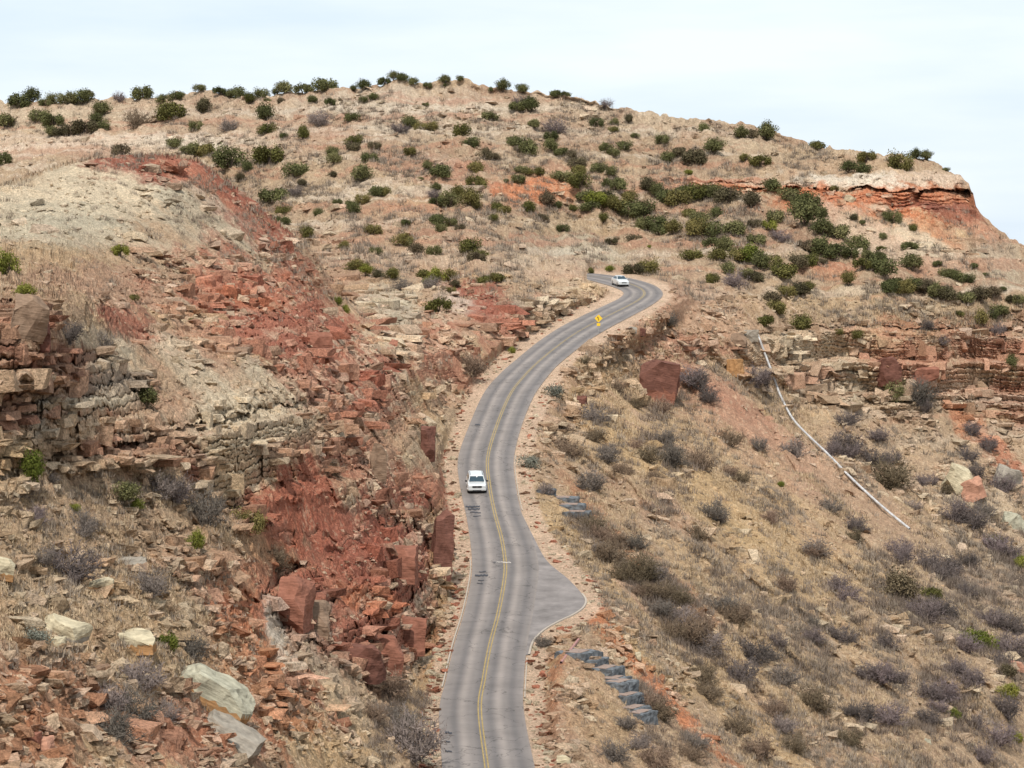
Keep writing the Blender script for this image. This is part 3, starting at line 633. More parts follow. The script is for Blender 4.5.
def rock_mat(name, rgb, var=.22):
    m, nt, b = new_mat(name, .95); b.inputs['Specular IOR Level'].default_value = .08; var *= 1.5
    g = N_(nt, 'ShaderNodeTexCoord'); n = N_(nt, 'ShaderNodeTexNoise', Scale=1.6, Detail=9.0, Roughness=.7); nt.links.new(g.outputs['Object'], n.inputs['Vector'])
    mp_ = N_(nt, 'ShaderNodeMapping'); mp_.inputs['Scale'].default_value = (.8, .8, 6); nt.links.new(g.outputs['Object'], mp_.inputs[0])
    n2_ = N_(nt, 'ShaderNodeTexNoise', Scale=1.4, Detail=6.0); nt.links.new(mp_.outputs[0], n2_.inputs['Vector'])
    a_ = N_(nt, 'ShaderNodeMath', operation='ADD'); nt.links.new(n.outputs[0], a_.inputs[0]); nt.links.new(n2_.outputs[0], a_.inputs[1])
    r = N_(nt, 'ShaderNodeMapRange'); r.inputs[1].default_value = .65; r.inputs[2].default_value = 1.35; r.inputs[3].default_value = 1-var*1.4; r.inputs[4].default_value = 1+var; nt.links.new(a_.outputs[0], r.inputs[0])
    v = N_(nt, 'ShaderNodeVectorMath', operation='SCALE'); v.inputs[0].default_value = dk(rgb, .80); nt.links.new(r.outputs[0], v.inputs['Scale']); nt.links.new(v.outputs[0], b.inputs['Base Color'])
    bb = N_(nt, 'ShaderNodeBump', Strength=.6, Distance=.1); nt.links.new(a_.outputs[0], bb.inputs['Height']); nt.links.new(bb.outputs[0], b.inputs['Normal'])
    return m
def dk(c, k): return tuple(v*k for v in c)
RM = {'green': rock_mat('grey_green_sandstone', srgb(180,174,152)), 'ochre': rock_mat('ochre_sandstone', srgb(176,134,92)), 'cream': rock_mat('cream_sandstone', srgb(200,186,156)), 'red': rock_mat('red_sandstone', srgb(150,102,84)),
      'dred': rock_mat('dark_red_sandstone', srgb(122,84,72)), 'brown': rock_mat('brown_grey_sandstone', srgb(146,122,102)), 'pink': rock_mat('pink_sandstone', srgb(190,142,118)), 'grey': rock_mat('grey_sandstone', srgb(160,150,136))}
BL = [ # px,py centre, w,h px, depth factor, roll deg, mats, label
 (214,697,76,36,.7,28,('green','ochre'),.02,'large grey green boulder with ochre underside at lower left'),
 (229,738,58,24,.8,30,('grey','brown'),-.1,'flat grey boulder wedged below the large two toned boulder'),
 (133,642,42,20,.9,-2,('cream','ochre'),-.05,'pale topped slab with ochre face left of the bright green juniper'),
 (64,627,42,15,.9,20,('cream','grey'),-.2,'long tilted cream slab lying on the lower left grass slope'),
 (102,585,22,13,1,5,('cream','ochre'),-.1,'small cream block right of the dark leafless shrub'),
 (4,569,18,20,1,10,('cream','ochre'),-.2,'cream block cut by the left picture edge'),
 (128,564,34,12,1,-3,('grey','brown'),.1,'thin grey slab ledge above the pale topped slab'),
 (56,642,18,9,1,0,('cream',),None,'small pale rock just under the long tilted slab'),
 (45,748,14,20,1,0,('pink',),None,'small upright pinkish rock in red rubble at bottom left'),
 (30,740,20,14,1,0,('red',),None,'red block left of the upright pinkish rock'),
 (296,603,26,50,.9,3,('red',),None,'tall upright red block in the lower left cliff'),
 (315,620,26,34,1,8,('brown',),None,'rounded grey brown boulder leaning on the upright red block'),
 (428,444,13,32,.8,2,('dred',),None,'thin upright dark red slab above the left road shoulder'),
 (442,545,17,70,.5,4,('dred',),None,'tall dark red wall slab closest to the left road shoulder'),
 (405,565,22,34,.8,0,('red',),None,'broad red block left of the tall wall slab'),
 (365,664,34,34,.8,0,('dred',),None,'massive dark red block at the bottom of the red cliff'),
 (388,655,26,36,.8,4,('red',),None,'red block right of the massive block at the cliff bottom'),
 (410,636,24,34,.8,3,('red',),None,'red block nearest the road at the cliff bottom'),
 (30,318,32,42,.7,8,('brown',),None,'huge brown block topping the left cliff corner'),
 (42,333,16,34,.6,4,('dred',),None,'dark red slab on the right side of the huge brown block'),
 (320,345,22,24,.6,0,('red',),None,'square red block on the upper red ledge'),
 (378,462,14,36,.6,0,('brown',),None,'slim brown pillar in the shadowed middle cliff'),
 (660,381,36,38,.8,10,('dred','red'),-.2,'large dark red boulder on the slope below the road sign'),
 (735,368,16,16,.8,0,('ochre',),None,'orange brown boulder between two dark shrubs'),
 (751,336,13,11,.9,0,('grey',),None,'grey boulder at the top of the drain pipe'),
 (739,340,14,12,.9,0,('brown',),None,'brown grey boulder left of the drain pipe top'),
 (960,482,26,26,.9,25,('cream',),None,'tan boulder leaning left, half of the split pair'),
 (972,490,22,20,.9,-20,('pink',),None,'pinkish boulder leaning right, other half of the split pair'),
 (1008,480,24,22,.9,20,('grey',),None,'grey boulder by the right picture edge under orange soil'),
 (1014,522,18,16,.9,10,('green',),None,'pale green boulder below the grey one at right edge'),
 (994,545,18,10,.9,30,('grey',),None,'thin grey slab beside the thicket olive juniper'),
 (1016,666,16,8,.9,10,('pink',),None,'flat pinkish slab at the right edge near brownish juniper'),
 (925,742,9,7,.9,0,('green',),None,'small pale rock in the lower right grass'),
 (887,372,24,26,.6,0,('dred',),None,'dark red cliff block over the shadowed notch at right'),
 (920,376,30,18,.6,0,('red',),None,'red cliff slab right of the shadowed notch'),
 (880,268,0,0,1,0,('red',),None,''),
 (583,326,8,5,.9,0,('grey',),None,''),
 (632,330,9,6,.9,0,('grey',),None,'grey rock right of the road sign on the bank'),
 (641,332,8,7,.9,0,('dred',),None,'dark rock beside the grey rock near the road sign'),
 (848,170,9,7,.9,20,('cream',),None,''),
 (850,199,10,6,.9,25,('cream',),None,'fallen pale slab under the red cliff'),
 (582,400,9,8,.8,0,('dred',),None,'small dark red rock on the bank inside the curve'),
 (549,745,0,0,1,0,('red',),None,''),
 (564,759,13,6,.9,0,('cream',),None,'pale flat rock by the road at the bottom edge'),
 (638,656,5,7,.9,0,('cream',),None,'small upright white rock on orange soil by the spillway')]
for i, q in enumerate(BL):
    if not q[8] or q[2] == 0: continue
    base = surf(q[0], q[1]+q[3]*.42); s_ = base.y/F; w_ = q[2]*s_*1.08; h_ = q[3]*s_*1.08; d_ = max(w_, h_)*q[4]
    cx = surf(q[0], q[1])
    me = boulder('boulder', w_, d_, h_, 100+i, [RM[k] for k in q[6]], q[7])
    zc = pt(q[0], q[1], 1.0)[2]; Yb = min(base.y+d_*.15, cx.y+d_*.2); P_ = pt(q[0], q[1], float(Yb))
    o = link('boulder', me, None, None, Vector([float(t) for t in P_]), (0, R(q[5]), random.uniform(-.25, .25)))
    tag(o, q[8], 'boulder')
# ------------------------------------------------------------------ vegetation
def leaf_mesh(name, n, size, blobs, seed, h=.75, spiky=0.0):
    """a crown 1 m wide: small leaf sprays spread through uneven lobes, sitting on z=0"""
    r = np.random.RandomState(seed)
    L = []
    for k in range(blobs):
        a = r.rand()*6.28; d = .36*math.sqrt(r.rand()); zc = h*(.22+.55*r.rand()*(1-d*1.5)); rad = .10+.16*r.rand()
        L.append((d*math.cos(a), d*math.sin(a), zc, rad))
    wts = np.array([l[3]**2 for l in L]); wts /= wts.sum()
    ki = r.choice(blobs, n, p=wts)
    C = np.array([l[:3] for l in L])[ki]; rad = np.array([l[3] for l in L])[ki]
    d = r.randn(n, 3); d /= np.linalg.norm(d, axis=1)[:, None]
    rr = (.45+.6*r.rand(n)**.6)*rad*(1+.22*r.randn(n))
    p = C+d*rr[:, None]*[1, 1, 1.0]; p[:, 2] = np.abs(p[:, 2])
    nrm = d+.7*r.randn(n, 3); nrm /= np.linalg.norm(nrm, axis=1)[:, None]
    t = np.cross(nrm, r.randn(n, 3)); t /= np.linalg.norm(t, axis=1)[:, None]; u = np.cross(nrm, t)
    s = size*(.6+.9*r.rand(n))[:, None]
    vs = np.stack([p-t*s*.6, p-u*s*.35, p+t*s*.8, p+u*s*.45], 1).reshape(-1, 3)
    me = bpy.data.meshes.new(name)
    me.vertices.add(4*n); me.vertices.foreach_set('co', vs.reshape(-1).astype(np.float32))
    me.loops.add(4*n); me.loops.foreach_set('vertex_index', np.arange(4*n, dtype=np.int32))
    me.polygons.add(n); me.polygons.foreach_set('loop_start', np.arange(0, 4*n, 4, dtype=np.int32)); me.update(calc_edges=True)
    at = me.attributes.new('tint', 'FLOAT', 'POINT'); tk = r.rand(blobs)[ki]
    at.data.foreach_set('value', np.repeat(np.clip(.5*tk+.5*r.rand(n), 0, 1), 4).astype(np.float32))
    return me
def tube_bm(bm, pts, rads, seg=5):
    prev = None
    for i, p in enumerate(pts):
        d = (pts[min(i+1, len(pts)-1)]-pts[max(i-1, 0)]).normalized()
        a = d.orthogonal().normalized(); b_ = d.cross(a)
        r = [bm.verts.new(p+(a*math.cos(6.2832*k/seg)+b_*math.sin(6.2832*k/seg))*rads[i]) for k in range(seg)]
        if prev:
            for k in range(seg): bm.faces.new((prev[k], prev[(k+1) % seg], r[(k+1) % seg], r[k]))
        prev = r
def trunk_mesh(name, seed):
    r = random.Random(seed); bm = bmesh.new()
    for k in range(4):
        a = r.random()*6.28; q = Vector((0, 0, -.08)); pts = [q.copy()]
        for j in range(4):
            q = q+Vector((math.cos(a)*.06, math.sin(a)*.06, .12)); a += r.uniform(-.5, .5); pts.append(q.copy())
        tube_bm(bm, pts, [.035, .028, .02, .014, .006])
    me = bpy.data.meshes.new(name); bm.to_mesh(me); bm.free(); return me
def foliage_mat(name, dark, light, hue=.12):
    m, nt, b = new_mat(name, 1.0); b.inputs['Specular IOR Level'].default_value = .03
    a = N_(nt, 'ShaderNodeAttribute', attribute_name='tint')
    rp = N_(nt, 'ShaderNodeValToRGB'); rp.color_ramp.elements[0].color = (*dark, 1); rp.color_ramp.elements[1].color = (*light, 1)
    nt.links.new(a.outputs['Fac'], rp.inputs[0])
    oi = N_(nt, 'ShaderNodeObjectInfo'); hs = N_(nt, 'ShaderNodeHueSaturation')
    mr = N_(nt, 'ShaderNodeMapRange'); mr.inputs[3].default_value = .7; mr.inputs[4].default_value = 1.35; nt.links.new(oi.outputs['Random'], mr.inputs[0]); nt.links.new(mr.outputs[0], hs.inputs['Value'])
    m2 = N_(nt, 'ShaderNodeMath', operation='MULTIPLY_ADD'); nt.links.new(oi.outputs['Random'], m2.inputs[0]); m2.inputs[1].default_value = -.04; m2.inputs[2].default_value = .52; nt.links.new(m2.outputs[0], hs.inputs['Hue'])
    nt.links.new(rp.outputs[0], hs.inputs['Color']); nt.links.new(hs.outputs[0], b.inputs['Base Color'])
    return m
m_jun = {'d': foliage_mat('juniper_dark', (.052, .056, .024), (.165, .160, .066)),
         'o': foliage_mat('juniper_olive', (.058, .056, .020), (.175, .155, .052)),
         'b': foliage_mat('juniper_brown', (.055, .045, .028), (.14, .115, .065)),
         'y': foliage_mat('juniper_bright', (.070, .085, .015), (.20, .20, .045))}
m_bark = simple_mat('bark', (.10, .075, .055), .9, .3, 12)
m_twig = {'g': foliage_mat('twigs_grey', (.10, .082, .070), (.24, .20, .172)),
          'p': foliage_mat('twigs_purple', (.085, .066, .061), (.195, .158, .147)),
          'n': foliage_mat('twigs_brown', (.09, .062, .042), (.23, .17, .115)),
          's': foliage_mat('sage_leaves', (.10, .105, .085), (.25, .25, .20))}
JM = {}
for t in 'doby':
    JM[t] = []
    for k in range(5):
        me = leaf_mesh('juniper_crown', 2600, .042, 8+k*2, 40+k, .55+.09*k); me.materials.append(m_jun[t]); JM[t].append(me)
TR = []
for k in range(3):
    me = trunk_mesh('trunk', k); me.materials.append(m_bark); TR.append(me)
def twig_mesh(name, seed, nb=46, w=.011, dens=1.0):
    """a leafless shrub 1 m wide: forking stems from the base with fine twigs"""
    r = np.random.RandomState(seed); segs = []; 
    for k in range(nb):
        a = r.rand()*6.283; tilt = .15+.95*r.rand()**.7; q = np.array([.05*r.randn(), .05*r.randn(), -.02])
        d = np.array([math.cos(a)*math.sin(tilt), math.sin(a)*math.sin(tilt), math.cos(tilt)]); L = (.38+.2*r.rand())*(1.1-.25*tilt)
        p = q; 
        for j in range(4):
            d = d+.22*r.randn(3); d /= np.linalg.norm(d); e = p+d*L/4; segs.append((p, e, w*(1.1-.2*j))); p = e
            if j > 0:
                for m in range(int(5*dens)):
                    d2 = d+.75*r.randn(3); d2 /= np.linalg.norm(d2); e2 = p+d2*L*(.16+.2*r.rand()); segs.append((p, e2, w*.6))
                    d3 = d2+.6*r.randn(3); d3 /= np.linalg.norm(d3); segs.append((e2, e2+d3*L*.18, w*.5))
    A = np.array([s[0] for s in segs]); B = np.array([s[1] for s in segs]); W = np.array([s[2] for s in segs])
    D = B-A; side = np.cross(D, r.randn(len(D), 3)); side /= np.linalg.norm(side, axis=1)[:, None]+1e-9
    side *= W[:, None]; up = np.cross(D, side); up /= np.linalg.norm(up, axis=1)[:, None]+1e-9; up *= W[:, None]
    # each twig is a thin three-sided sliver
    v = np.stack([A-side, A+side, A+up*1.6, B], 1); v[..., 2] = np.maximum(v[..., 2], -.05)
    n = len(D); me = bpy.data.meshes.new(name)
    me.vertices.add(4*n); me.vertices.foreach_set('co', v.reshape(-1).astype(np.float32))
    f = (np.array([[0, 1, 3], [1, 2, 3], [2, 0, 3]])[None]+np.arange(n)[:, None, None]*4).reshape(-1)
    me.loops.add(len(f)); me.loops.foreach_set('vertex_index', f.astype(np.int32))
    me.polygons.add(3*n); me.polygons.foreach_set('loop_start', np.arange(0, 9*n, 3, dtype=np.int32)); me.update(calc_edges=True)
    at = me.attributes.new('tint', 'FLOAT', 'POINT'); at.data.foreach_set('value', np.repeat(r.rand(n), 4).astype(np.float32))
    return me
SM = {}
for t in 'gpn':
    SM[t] = []
    for k in range(4):
        me = twig_mesh('bare_twigs', 80+k, 50, .0125); me.materials.append(m_twig[t]); SM[t].append(me)
SM['s'] = []
for k in range(3):
    me = leaf_mesh('sage_leaves', 1500, .035, 12, 60+k, .55); me.materials.append(m_twig['s']); SM['s'].append(me)

ORD = 'first second third fourth fifth sixth seventh eighth ninth tenth eleventh twelfth thirteenth fourteenth fifteenth sixteenth seventeenth eighteenth nineteenth twentieth'.split()
TONE = {'d': 'dark green', 'o': 'olive green', 'b': 'brownish green', 'y': 'bright green', 'g': 'grey', 'p': 'purplish grey', 'n': 'brown', 's': 'silvery green'}
vr = random.Random(3)
def sdl(a, b): return float(poly_sd(np.array([a*1.0]), np.array([b*1.0]), LPOLY)[0])
def place_plant(kind, px, py, w, tone, label, group, tall=1.0):
    jun = kind == 'juniper'
    by = py+(.36 if jun else .3)*w
    if px < 335 and sdl(px, py) > 0:
        while sdl(px, by) < 1.5 and by > py-2: by -= 1
    base = surf(px, max(by, np.interp(px, CREST[:,0], CREST[:,1])+.8))
    size = w*base.y/F*((1.28 if base.y > 400 else 1.42) if jun else 1.75)
    e = bpy.data.objects.new('juniper' if jun else ('sagebrush' if tone == 's' else 'bare_shrub'), None); COL.objects.link(e)
    e.location = base - Vector((0, 0, .03*size)); e.rotation_euler = (vr.uniform(-.08, .08), vr.uniform(-.08, .08), vr.random()*6.28)
    q = vr.uniform(.84, 1.18); size *= 1.12 if 'belt' in group else 1.0; size *= vr.uniform(.85, 1.2)
    e.scale = (size*q, size/q, size*tall*vr.uniform(.9, 1.12)*(1 if jun else 1.0))
    tag(e, label, 'juniper' if jun else 'shrub', group)
    c = bpy.data.objects.new('crown', vr.choice(JM[tone] if jun else SM[tone])); COL.objects.link(c); c.parent = e
    if jun:
        t = bpy.data.objects.new('trunk', vr.choice(TR)); COL.objects.link(t); t.parent = e
    return e
def zone(kind, group, phrase, items, tone0):
    """items are photo positions (x, y, width[, tone[, tallness]]); each label gives tone, zone and its place in the row"""
    rows = [('', items)]
    if len(items) > 9:
        it = sorted(items, key=lambda q: q[1]); n = len(it)
        if n > 22: rows = [('top row', it[:n//3]), ('middle row', it[n//3:2*n//3]), ('bottom row', it[2*n//3:])]
        else: rows = [('upper row', it[:n//2]), ('lower row', it[n//2:])]
    for rn, it in rows:
        it = sorted(it, key=lambda q: q[0]); n = len(it)
        for i, q in enumerate(it):
            tone = q[3] if len(q) > 3 else tone0
            where = (ORD[i]+' from left') if n > 1 else ''
            if n > 3 and i == n-1: where = 'rightmost'
            if i == 0 and n > 1: where = 'leftmost'
            lab = f"{TONE[tone]} {'juniper' if kind == 'juniper' else 'shrub'} {phrase}" + (f", {where}" if where else '') + (f' of {rn}' if rn else '')
            place_plant(kind, q[0], q[1], q[2], tone, lab, group, q[4] if len(q) > 4 else 1.0)
J = 'juniper'; S = 'shrub'
zone(J, 'junipers on the mesa skyline', 'on the left mesa skyline', [(18,99,18),(32,97,13),(45,102,12),(56,99,14),(70,101,14),(82,100,14),(88,96,12),(144,92.5,17),(163,97,13),(178,94,15),(200,91.5,12),(220,92,12),(239,91.5,14),(231,92,10),(262,88.5,16),(275,90,8),(286,87.5,15),(304,89,15),(324,86,17)], 'd')
zone(J, 'junipers under the left rim', 'below the left mesa rim', [(6,119,22),(39,114,18),(53,118,18),(101,109,20),(95,118,15),(51,131,13),(60,130,14,'b'),(72,127,18,'b'),(85,127,20,'b'),(101,123,14),(171,111.5,26,'o'),(204,102,19,'b'),(196,125,14),(250,99,14,'o'),(264,112.5,17),(312,99,13),(331,105,10,'d',1.3),(267,99,6),(281,102,8,'b'),(266,129,13,'o'),(303,134,13,'o',1.3),(284,136,7)], 'd')
zone(J, 'junipers behind the near bluff', 'behind the striped bluff', [(176,141,13),(121,151,18,'b'),(193,150,18),(205,147,18,'o'),(187,156,12),(229,162,26),(269,152,27,'o',1.1),(247,171,11),(295.5,169,22,'d',1.1),(273,191,28,'d'),(284,209,14,'o'),(283,222,12),(307,232,12,'o',1.3),(317,211,11),(331,150,13),(334,159,14),(333,175,9,'b'),(302,181,11,'b'),(338,200,8),(4,161,14,'d',1.3),(240,180,9,'b')], 'd')
zone(J, 'junipers on the central skyline', 'on the central mesa skyline', [(364,85,11),(353,87,7),(384,82.6,12),(394,82,11),(404,81,12),(413,81,10),(427,83,8),(445,82.6,9),(460,82.6,8),(503,86,13),(522.6,86,12),(491,87,6),(555,94,11),(565,95,9)], 'd')
zone(J, 'junipers on the upper central slope', 'on the upper central slope', [(353,115,15),(371.5,97,11),(362.6,102.5,8),(353,136,15,'o'),(352,145,14,'b'),(368,157,16),(361.6,176,19),(374,144,12,'b'),(411,121,13),(421,127,12,'o'),(431,125,13,'o'),(426,103,8),(463,132,16,'o'),(470,141,14),(411,150,17,'o'),(490,110,20),(486,151,15,'b'),(494,153,13,'b'),(516,104,16),(530,107,14),(534,123,15),(516,141,18),(530,146,18),(552,132,13),(550,144,17),(561,148,15),(572,153,12,'b'),(577,161,13,'b'),(579,169,15,'o'),(446,85,5)], 'd')
zone(J, 'junipers on the upper right slope', 'right of the mesa top', [(597,120,13),(613,120,9),(629,116,8,'b'),(614,132,8,'o'),(635,134,6),(662,138,15),(668,152,18),(678,150,16,'b'),(606,147,14),(614,153,14),(624,147,13),(598,169,14),(608,171,12),(704,127,13),(741,131,13),(750,133,13,'b'),(765.5,133,19),(694,155,20,'b'),(714,151,18),(759.7,162,18,'o'),(745,163,8,'o'),(689,173,10,'y')], 'd')
zone(J, 'junipers on the right rim', 'above the red cliff', [(817,142,18,'o'),(849,168,14),(861,168,16),(900,158,23,'o'),(916,154,11),(926,154,11),(866.6,156,15,'o'),(945.5,169,5),(773.6,184.6,18),(835,184,13,'o'),(909,149,0.1)][:-1], 'd')
zone(J, 'junipers at mid slope', 'around the central orange patches', [(476,166,19,'o'),(476,183.5,18,'o'),(439.6,173.5,17),(427,168,9),(421,178,5),(374,193,13,'d'),(385,191,13,'o'),(350,199,12),(362,197,12,'o'),(353,206,18),(437,200,16),(449,199,16),(436,189.5,12),(458,191,15,'o'),(469.5,199.5,19,'o'),(476,205,12,'o'),(521,168,14),(529,170,12,'o'),(517.6,179.5,13),(539,174.5,13,'o'),(561,175.5,18),(506,183,7),(497,206,13,'o'),(504,211,14,'o'),(526.6,207,18,'o'),(542,218,14,'b'),(548,205,14,'b'),(557,207,11),(494,221.7,9,'o')], 'd')
zone(J, 'junipers above the road cut', 'uphill of the road cut', [(563,227.7,12),(604,221.7,11,'o'),(634,233.6,12,'b'),(649,247,5,'y'),(371.5,226.7,16,'o'),(406,222.7,12),(437,222,16),(441,230,10),(452,224,14),(461,229,12,'b'),(376.5,249,15),(403,243,16,'o'),(409,246,10,'d'),(416,252.5,12,'b'),(435,252,16),(470,246,17,'o'),(482,250,17,'o'),(477,258,16,'b'),(342.6,246,9,'o',1.3),(612,243,12,'b')], 'd')
zone(J, 'junipers on the bench over the road cut', 'on the road cut bench', [(354,266,16,'o'),(366,270,14,'y'),(379,273,14,'b'),(391,274,16,'o'),(424,270,15,'o'),(436,274,18,'y'),(448,272,16,'o'),(428,282,12,'y'),(455,283,10,'b'),(485,277,15,'o'),(498,279,14,'o'),(438,304,21,'o'),(451,292,8,'o'),(635,268,16,'b'),(648,267,18,'o'),(609.6,270,7,'y'),(590.6,271,8,'o'),(513,349,6,'y'),(191,320,7,'o')][:-2], 'o')
zone(J, 'junipers in the dense belt', 'at the dense belt top', [(579,184.5,19,'o'),(587,193,17),(597,199,17,'y'),(614,184,20),(612,203,18,'o'),(629,194.5,17,'o'),(629,209,19),(642,209,18),(649,184.5,18,'b'),(657,192,14),(665,197,18),(679,201,18,'o'),(660,226,15),(673,232,15,'o'),(655,219,17),(590,207,15),(643,222,13),(574,206,9,'o'),(604,192,14,'b')], 'd')
zone(J, 'junipers in the dense belt below the rim', 'in the dense belt middle', [(688,193,18),(701,195,18,'o'),(688,209,16,'o'),(700,213,16),(714,196,17),(727,199,17,'b'),(716,208,14),(696,228,19,'o'),(710,226,19),(714,241,18),(727,244,18),(735,222,22),(752,206,16,'b'),(755,223,12,'b'),(755,238,18),(773.6,214.5,20),(769,226,12,'y'),(788,195,14),(798,199,13,'b'),(805,208,18),(817,212,16),(803.5,223,20),(822,231,18),(837,234,18),(805,246,16,'b'),(819,249,16)], 'd')
zone(J, 'junipers in the lower belt', 'in the dense belt foot', [(690.6,252.6,14,'o'),(718,258,14,'o'),(737,253,18,'o'),(750,256,18,'y'),(730,268,14),(745,271,14),(759,262,18),(770,261,16,'o'),(754,273,18,'b'),(782,272,21,'o'),(798,261,18,'b'),(813,262,16,'o'),(836,251,18),(850,252,18),(856.6,243,16),(868,258,16),(879,262,16),(863,268,18,'o'),(882,271,19),(893,279,18),(904,284,18,'o'),(888.5,288,15),(915,279,17),(926,282,16,'b'),(936,290,17),(949,293,17,'b'),(964,296,16),(980,298,17,'b')], 'd')
zone(J, 'junipers below the red cliff', 'below the red cliff', [(893,218,15),(887,211,7,'b'),(914,226,8,'o'),(853,218,8,'b'),(861.6,219.5,7),(883,237.7,10),(882.5,247.7,8,'o'),(910,245,16),(911.4,261,17),(932,246,5),(937,261,10),(947,267,13),(957,271,14),(967,277,14),(974.5,266,9),(985.5,274,7)], 'd')
zone(J, 'junipers at the right end of the bench', 'at the right end of the bench', [(999.4,307,17),(991,313,12),(979.5,316,19,'o'),(1012,299,14,'b'),(991,291,15,'b'),(1002.7,290,7),(959,313,10,'o'),(1018,304,10)], 'd')
zone(J, 'junipers on the bench by the road bend', 'right of the road bend', [(772,293,18,'b'),(785,291,18,'o'),(799,291,18,'b'),(808,289,12,'o'),(776,304,19,'o'),(765,316,20,'o'),(802,324,20,'o'),(712,277.5,15,'o'),(848,284,15,'o'),(855,333,14,'o'),(839,331,9,'o'),(823,262,10,'b')], 'o')
for a in [(893,396,15,'d','dark upright juniper at the foot of the cream and red ledge cliff',1.5),(1011,366,13,'d','dark juniper against the banded cliff near the right edge',1.5),(946,491,14,'b','brownish green juniper left of the split tan boulder',1.2),
          (780,483,7,'y','tiny bright green bush alone in the grass left of the drain pipe',1.2),(996,538,20,'o','olive juniper above the purple thicket below the split boulder',.8),(901,587,28,'b','wide brownish green juniper in the middle of the lower right slope',.9),
          (931,593,14,'o','small olive juniper just right of the wide brownish one',1.1),(981,641,22,'y','bright green leaning juniper among purple shrubs near the right edge',1),(1008,694,17,'y','bright green juniper by the lower right edge',1),
          (954,716,12,'y','small yellow green juniper in grass at lower right',1),(1016,735,16,'y','bright green juniper at the bottom right corner',1),(1007,673,14,'b','brownish juniper beside pinkish slab at right edge',1),(1021,563,12,'y','bright green juniper cut by the right picture edge',1.4),
          (120,252,14,'y','small bright green juniper alone on the pale striped bluff',1.2),(6,268,22,'y','tall yellow green juniper at left edge above dark rock block',1.4),(26,288,22,'y','low yellow green juniper spreading right of the tall one',.7),(134,299,9,'o','small olive bush on the pink slope right of the dark block',1.2),
          (191,320,7,'o','tiny olive bush on the red slope under the bluff',1),(146,399,20,'d','dark green juniper clinging to the pale ledge wall',1.1),(33,481,20,'y','bright green upright juniper at the foot of the left cliff',1.6),(74,505,12,'y','small round yellow bush on the grassy slope under the cliff',1),
          (124,495,20,'d','dark green juniper on the slope under the pink alcove',1.1),(136,510,14,'y','bright green sprig beside the dark juniper under the pink alcove',1.1),(166,643,18,'y','bright green juniper just above the big two toned boulder',1.3),
          (196,546,13,'y','bright green juniper among grey ledges left of the red gully',1.4),(248,530,22,'o','olive juniper at the top of the red gully',1.1),(338,300,7,'y','tiny green juniper left on the grey green rock rib',1.5),(346,307,8,'y','tiny green juniper right on the grey green rock rib',1.2),(512,350,7,'y','small yellow bush by the left road edge below the cut',1.2)]:
    place_plant(J, a[0], a[1], a[2], a[3], a[4], 'scattered junipers on the near slopes', a[5])
# leafless shrubs
zone(S, 'bare shrubs under the right cliff', 'below the banded right cliff', [(700,386,20,'p'),(690,380,16,'p'),(708,396,18,'p'),(755,378,18),(762,384,14),(847,415,20),(921,399,22,'g'),(925,412,14),(878,434.5,15),(843,445,20),(832,450,15),(850,452,14),(871.6,461,18),(891.5,458,12),(888,476,26,'n'),(920,484,13),(931,479,12),(966,456,18),(1002,486,20),(989,448,14),(971,431,12),(976,476,14)], 'p')
zone(S, 'bare shrubs beside the drain pipe', 'around the drain pipe', [(712,512,17),(815,553,20,'g'),(856,528,18,'p'),(758.7,444.5,15),(793.6,452,18),(900,549,24,'p'),(913,502,14),(720,515,17,'g'),(697,538,15,'b' if 0 else 'n'),(855,540,14,'n'),(903,560,14,'p'),(830,509,14),(742,480,14,'n'),(770,520,14,'n'),(730,470,13,'n')], 'g')
zone(S, 'purple shrubs in the right hollow', 'in the purple thicket', [(957,518,20),(972,525,20),(983,512,16,'g'),(930,563,22),(942,571,22),(950,563,16),(969,562,18),(996,546,20),(1010,551,20),(1016,560,14),(966,592,18),(923,614,22),(936,607,20),(949,610,18),(992,618,22),(1006,622,22),(1018,629,18),(1009,649,26),(966,649,18),(1000,660,18)], 'p')
zone(S, 'purple shrubs on the lower right slope', 'on the lower right slope', [(838,588,20),(848,597,20),(956,671,20),(973,684,20),(930,694,22),(946,697,22),(938,706,16),(868,668,22),(884,675,22),(896,679,16),(886,642,18),(843,638,22),(813,641,14),(778,646,14),(753,655,24),(890,718,22),(850,712,18),(864,718,20),(929,716,20),(1006,711,26),(997,735,22),(976,722,14),(983,755,22)], 'p')
zone(S, 'brown shrubs on the lower grass slope', 'in grass below the pullout', [(724,608,24,'g'),(742,616,18),(700,632,20),(704,679,18),(737,732,22),(690,752,20),(813,626,12,'g'),(813,702,26),(773,712,20),(783,679,18,'g'),(783,725,22,'g'),(850,742,20),(742,676,22,'p'),(729,616,18),(706,646,22,'g'),(785,586,16),(815,556,14),(770,655,16,'g'),(795,745,22),(760,755,20)], 'n')
zone(S, 'brown thicket below the pullout', 'in the pullout thicket', [(592,528,18),(600,536,20),(616,541,20),(609,556,24),(600,550,16,'g'),(626,573,24),(642,577,24),(655,581,20,'g'),(659,593,22),(640,590,16),(683,622,24,'g'),(675,632,20),(689,638,28),(699,648,20,'g'),(636,543,14,'g'),(679,599,20),(662,608,20,'g'),(697,620,18)], 'n')
zone(S, 'shrubs beside the stepped spillway', 'near the lower stepped spillway', [(651,703,22),(661,712,22),(626,725,20,'g'),(613,755,24,'g'),(656,759,24),(696,742,22,'g'),(706,692,20),(542,642,14,'g'),(640,745,18,'g')], 'n')
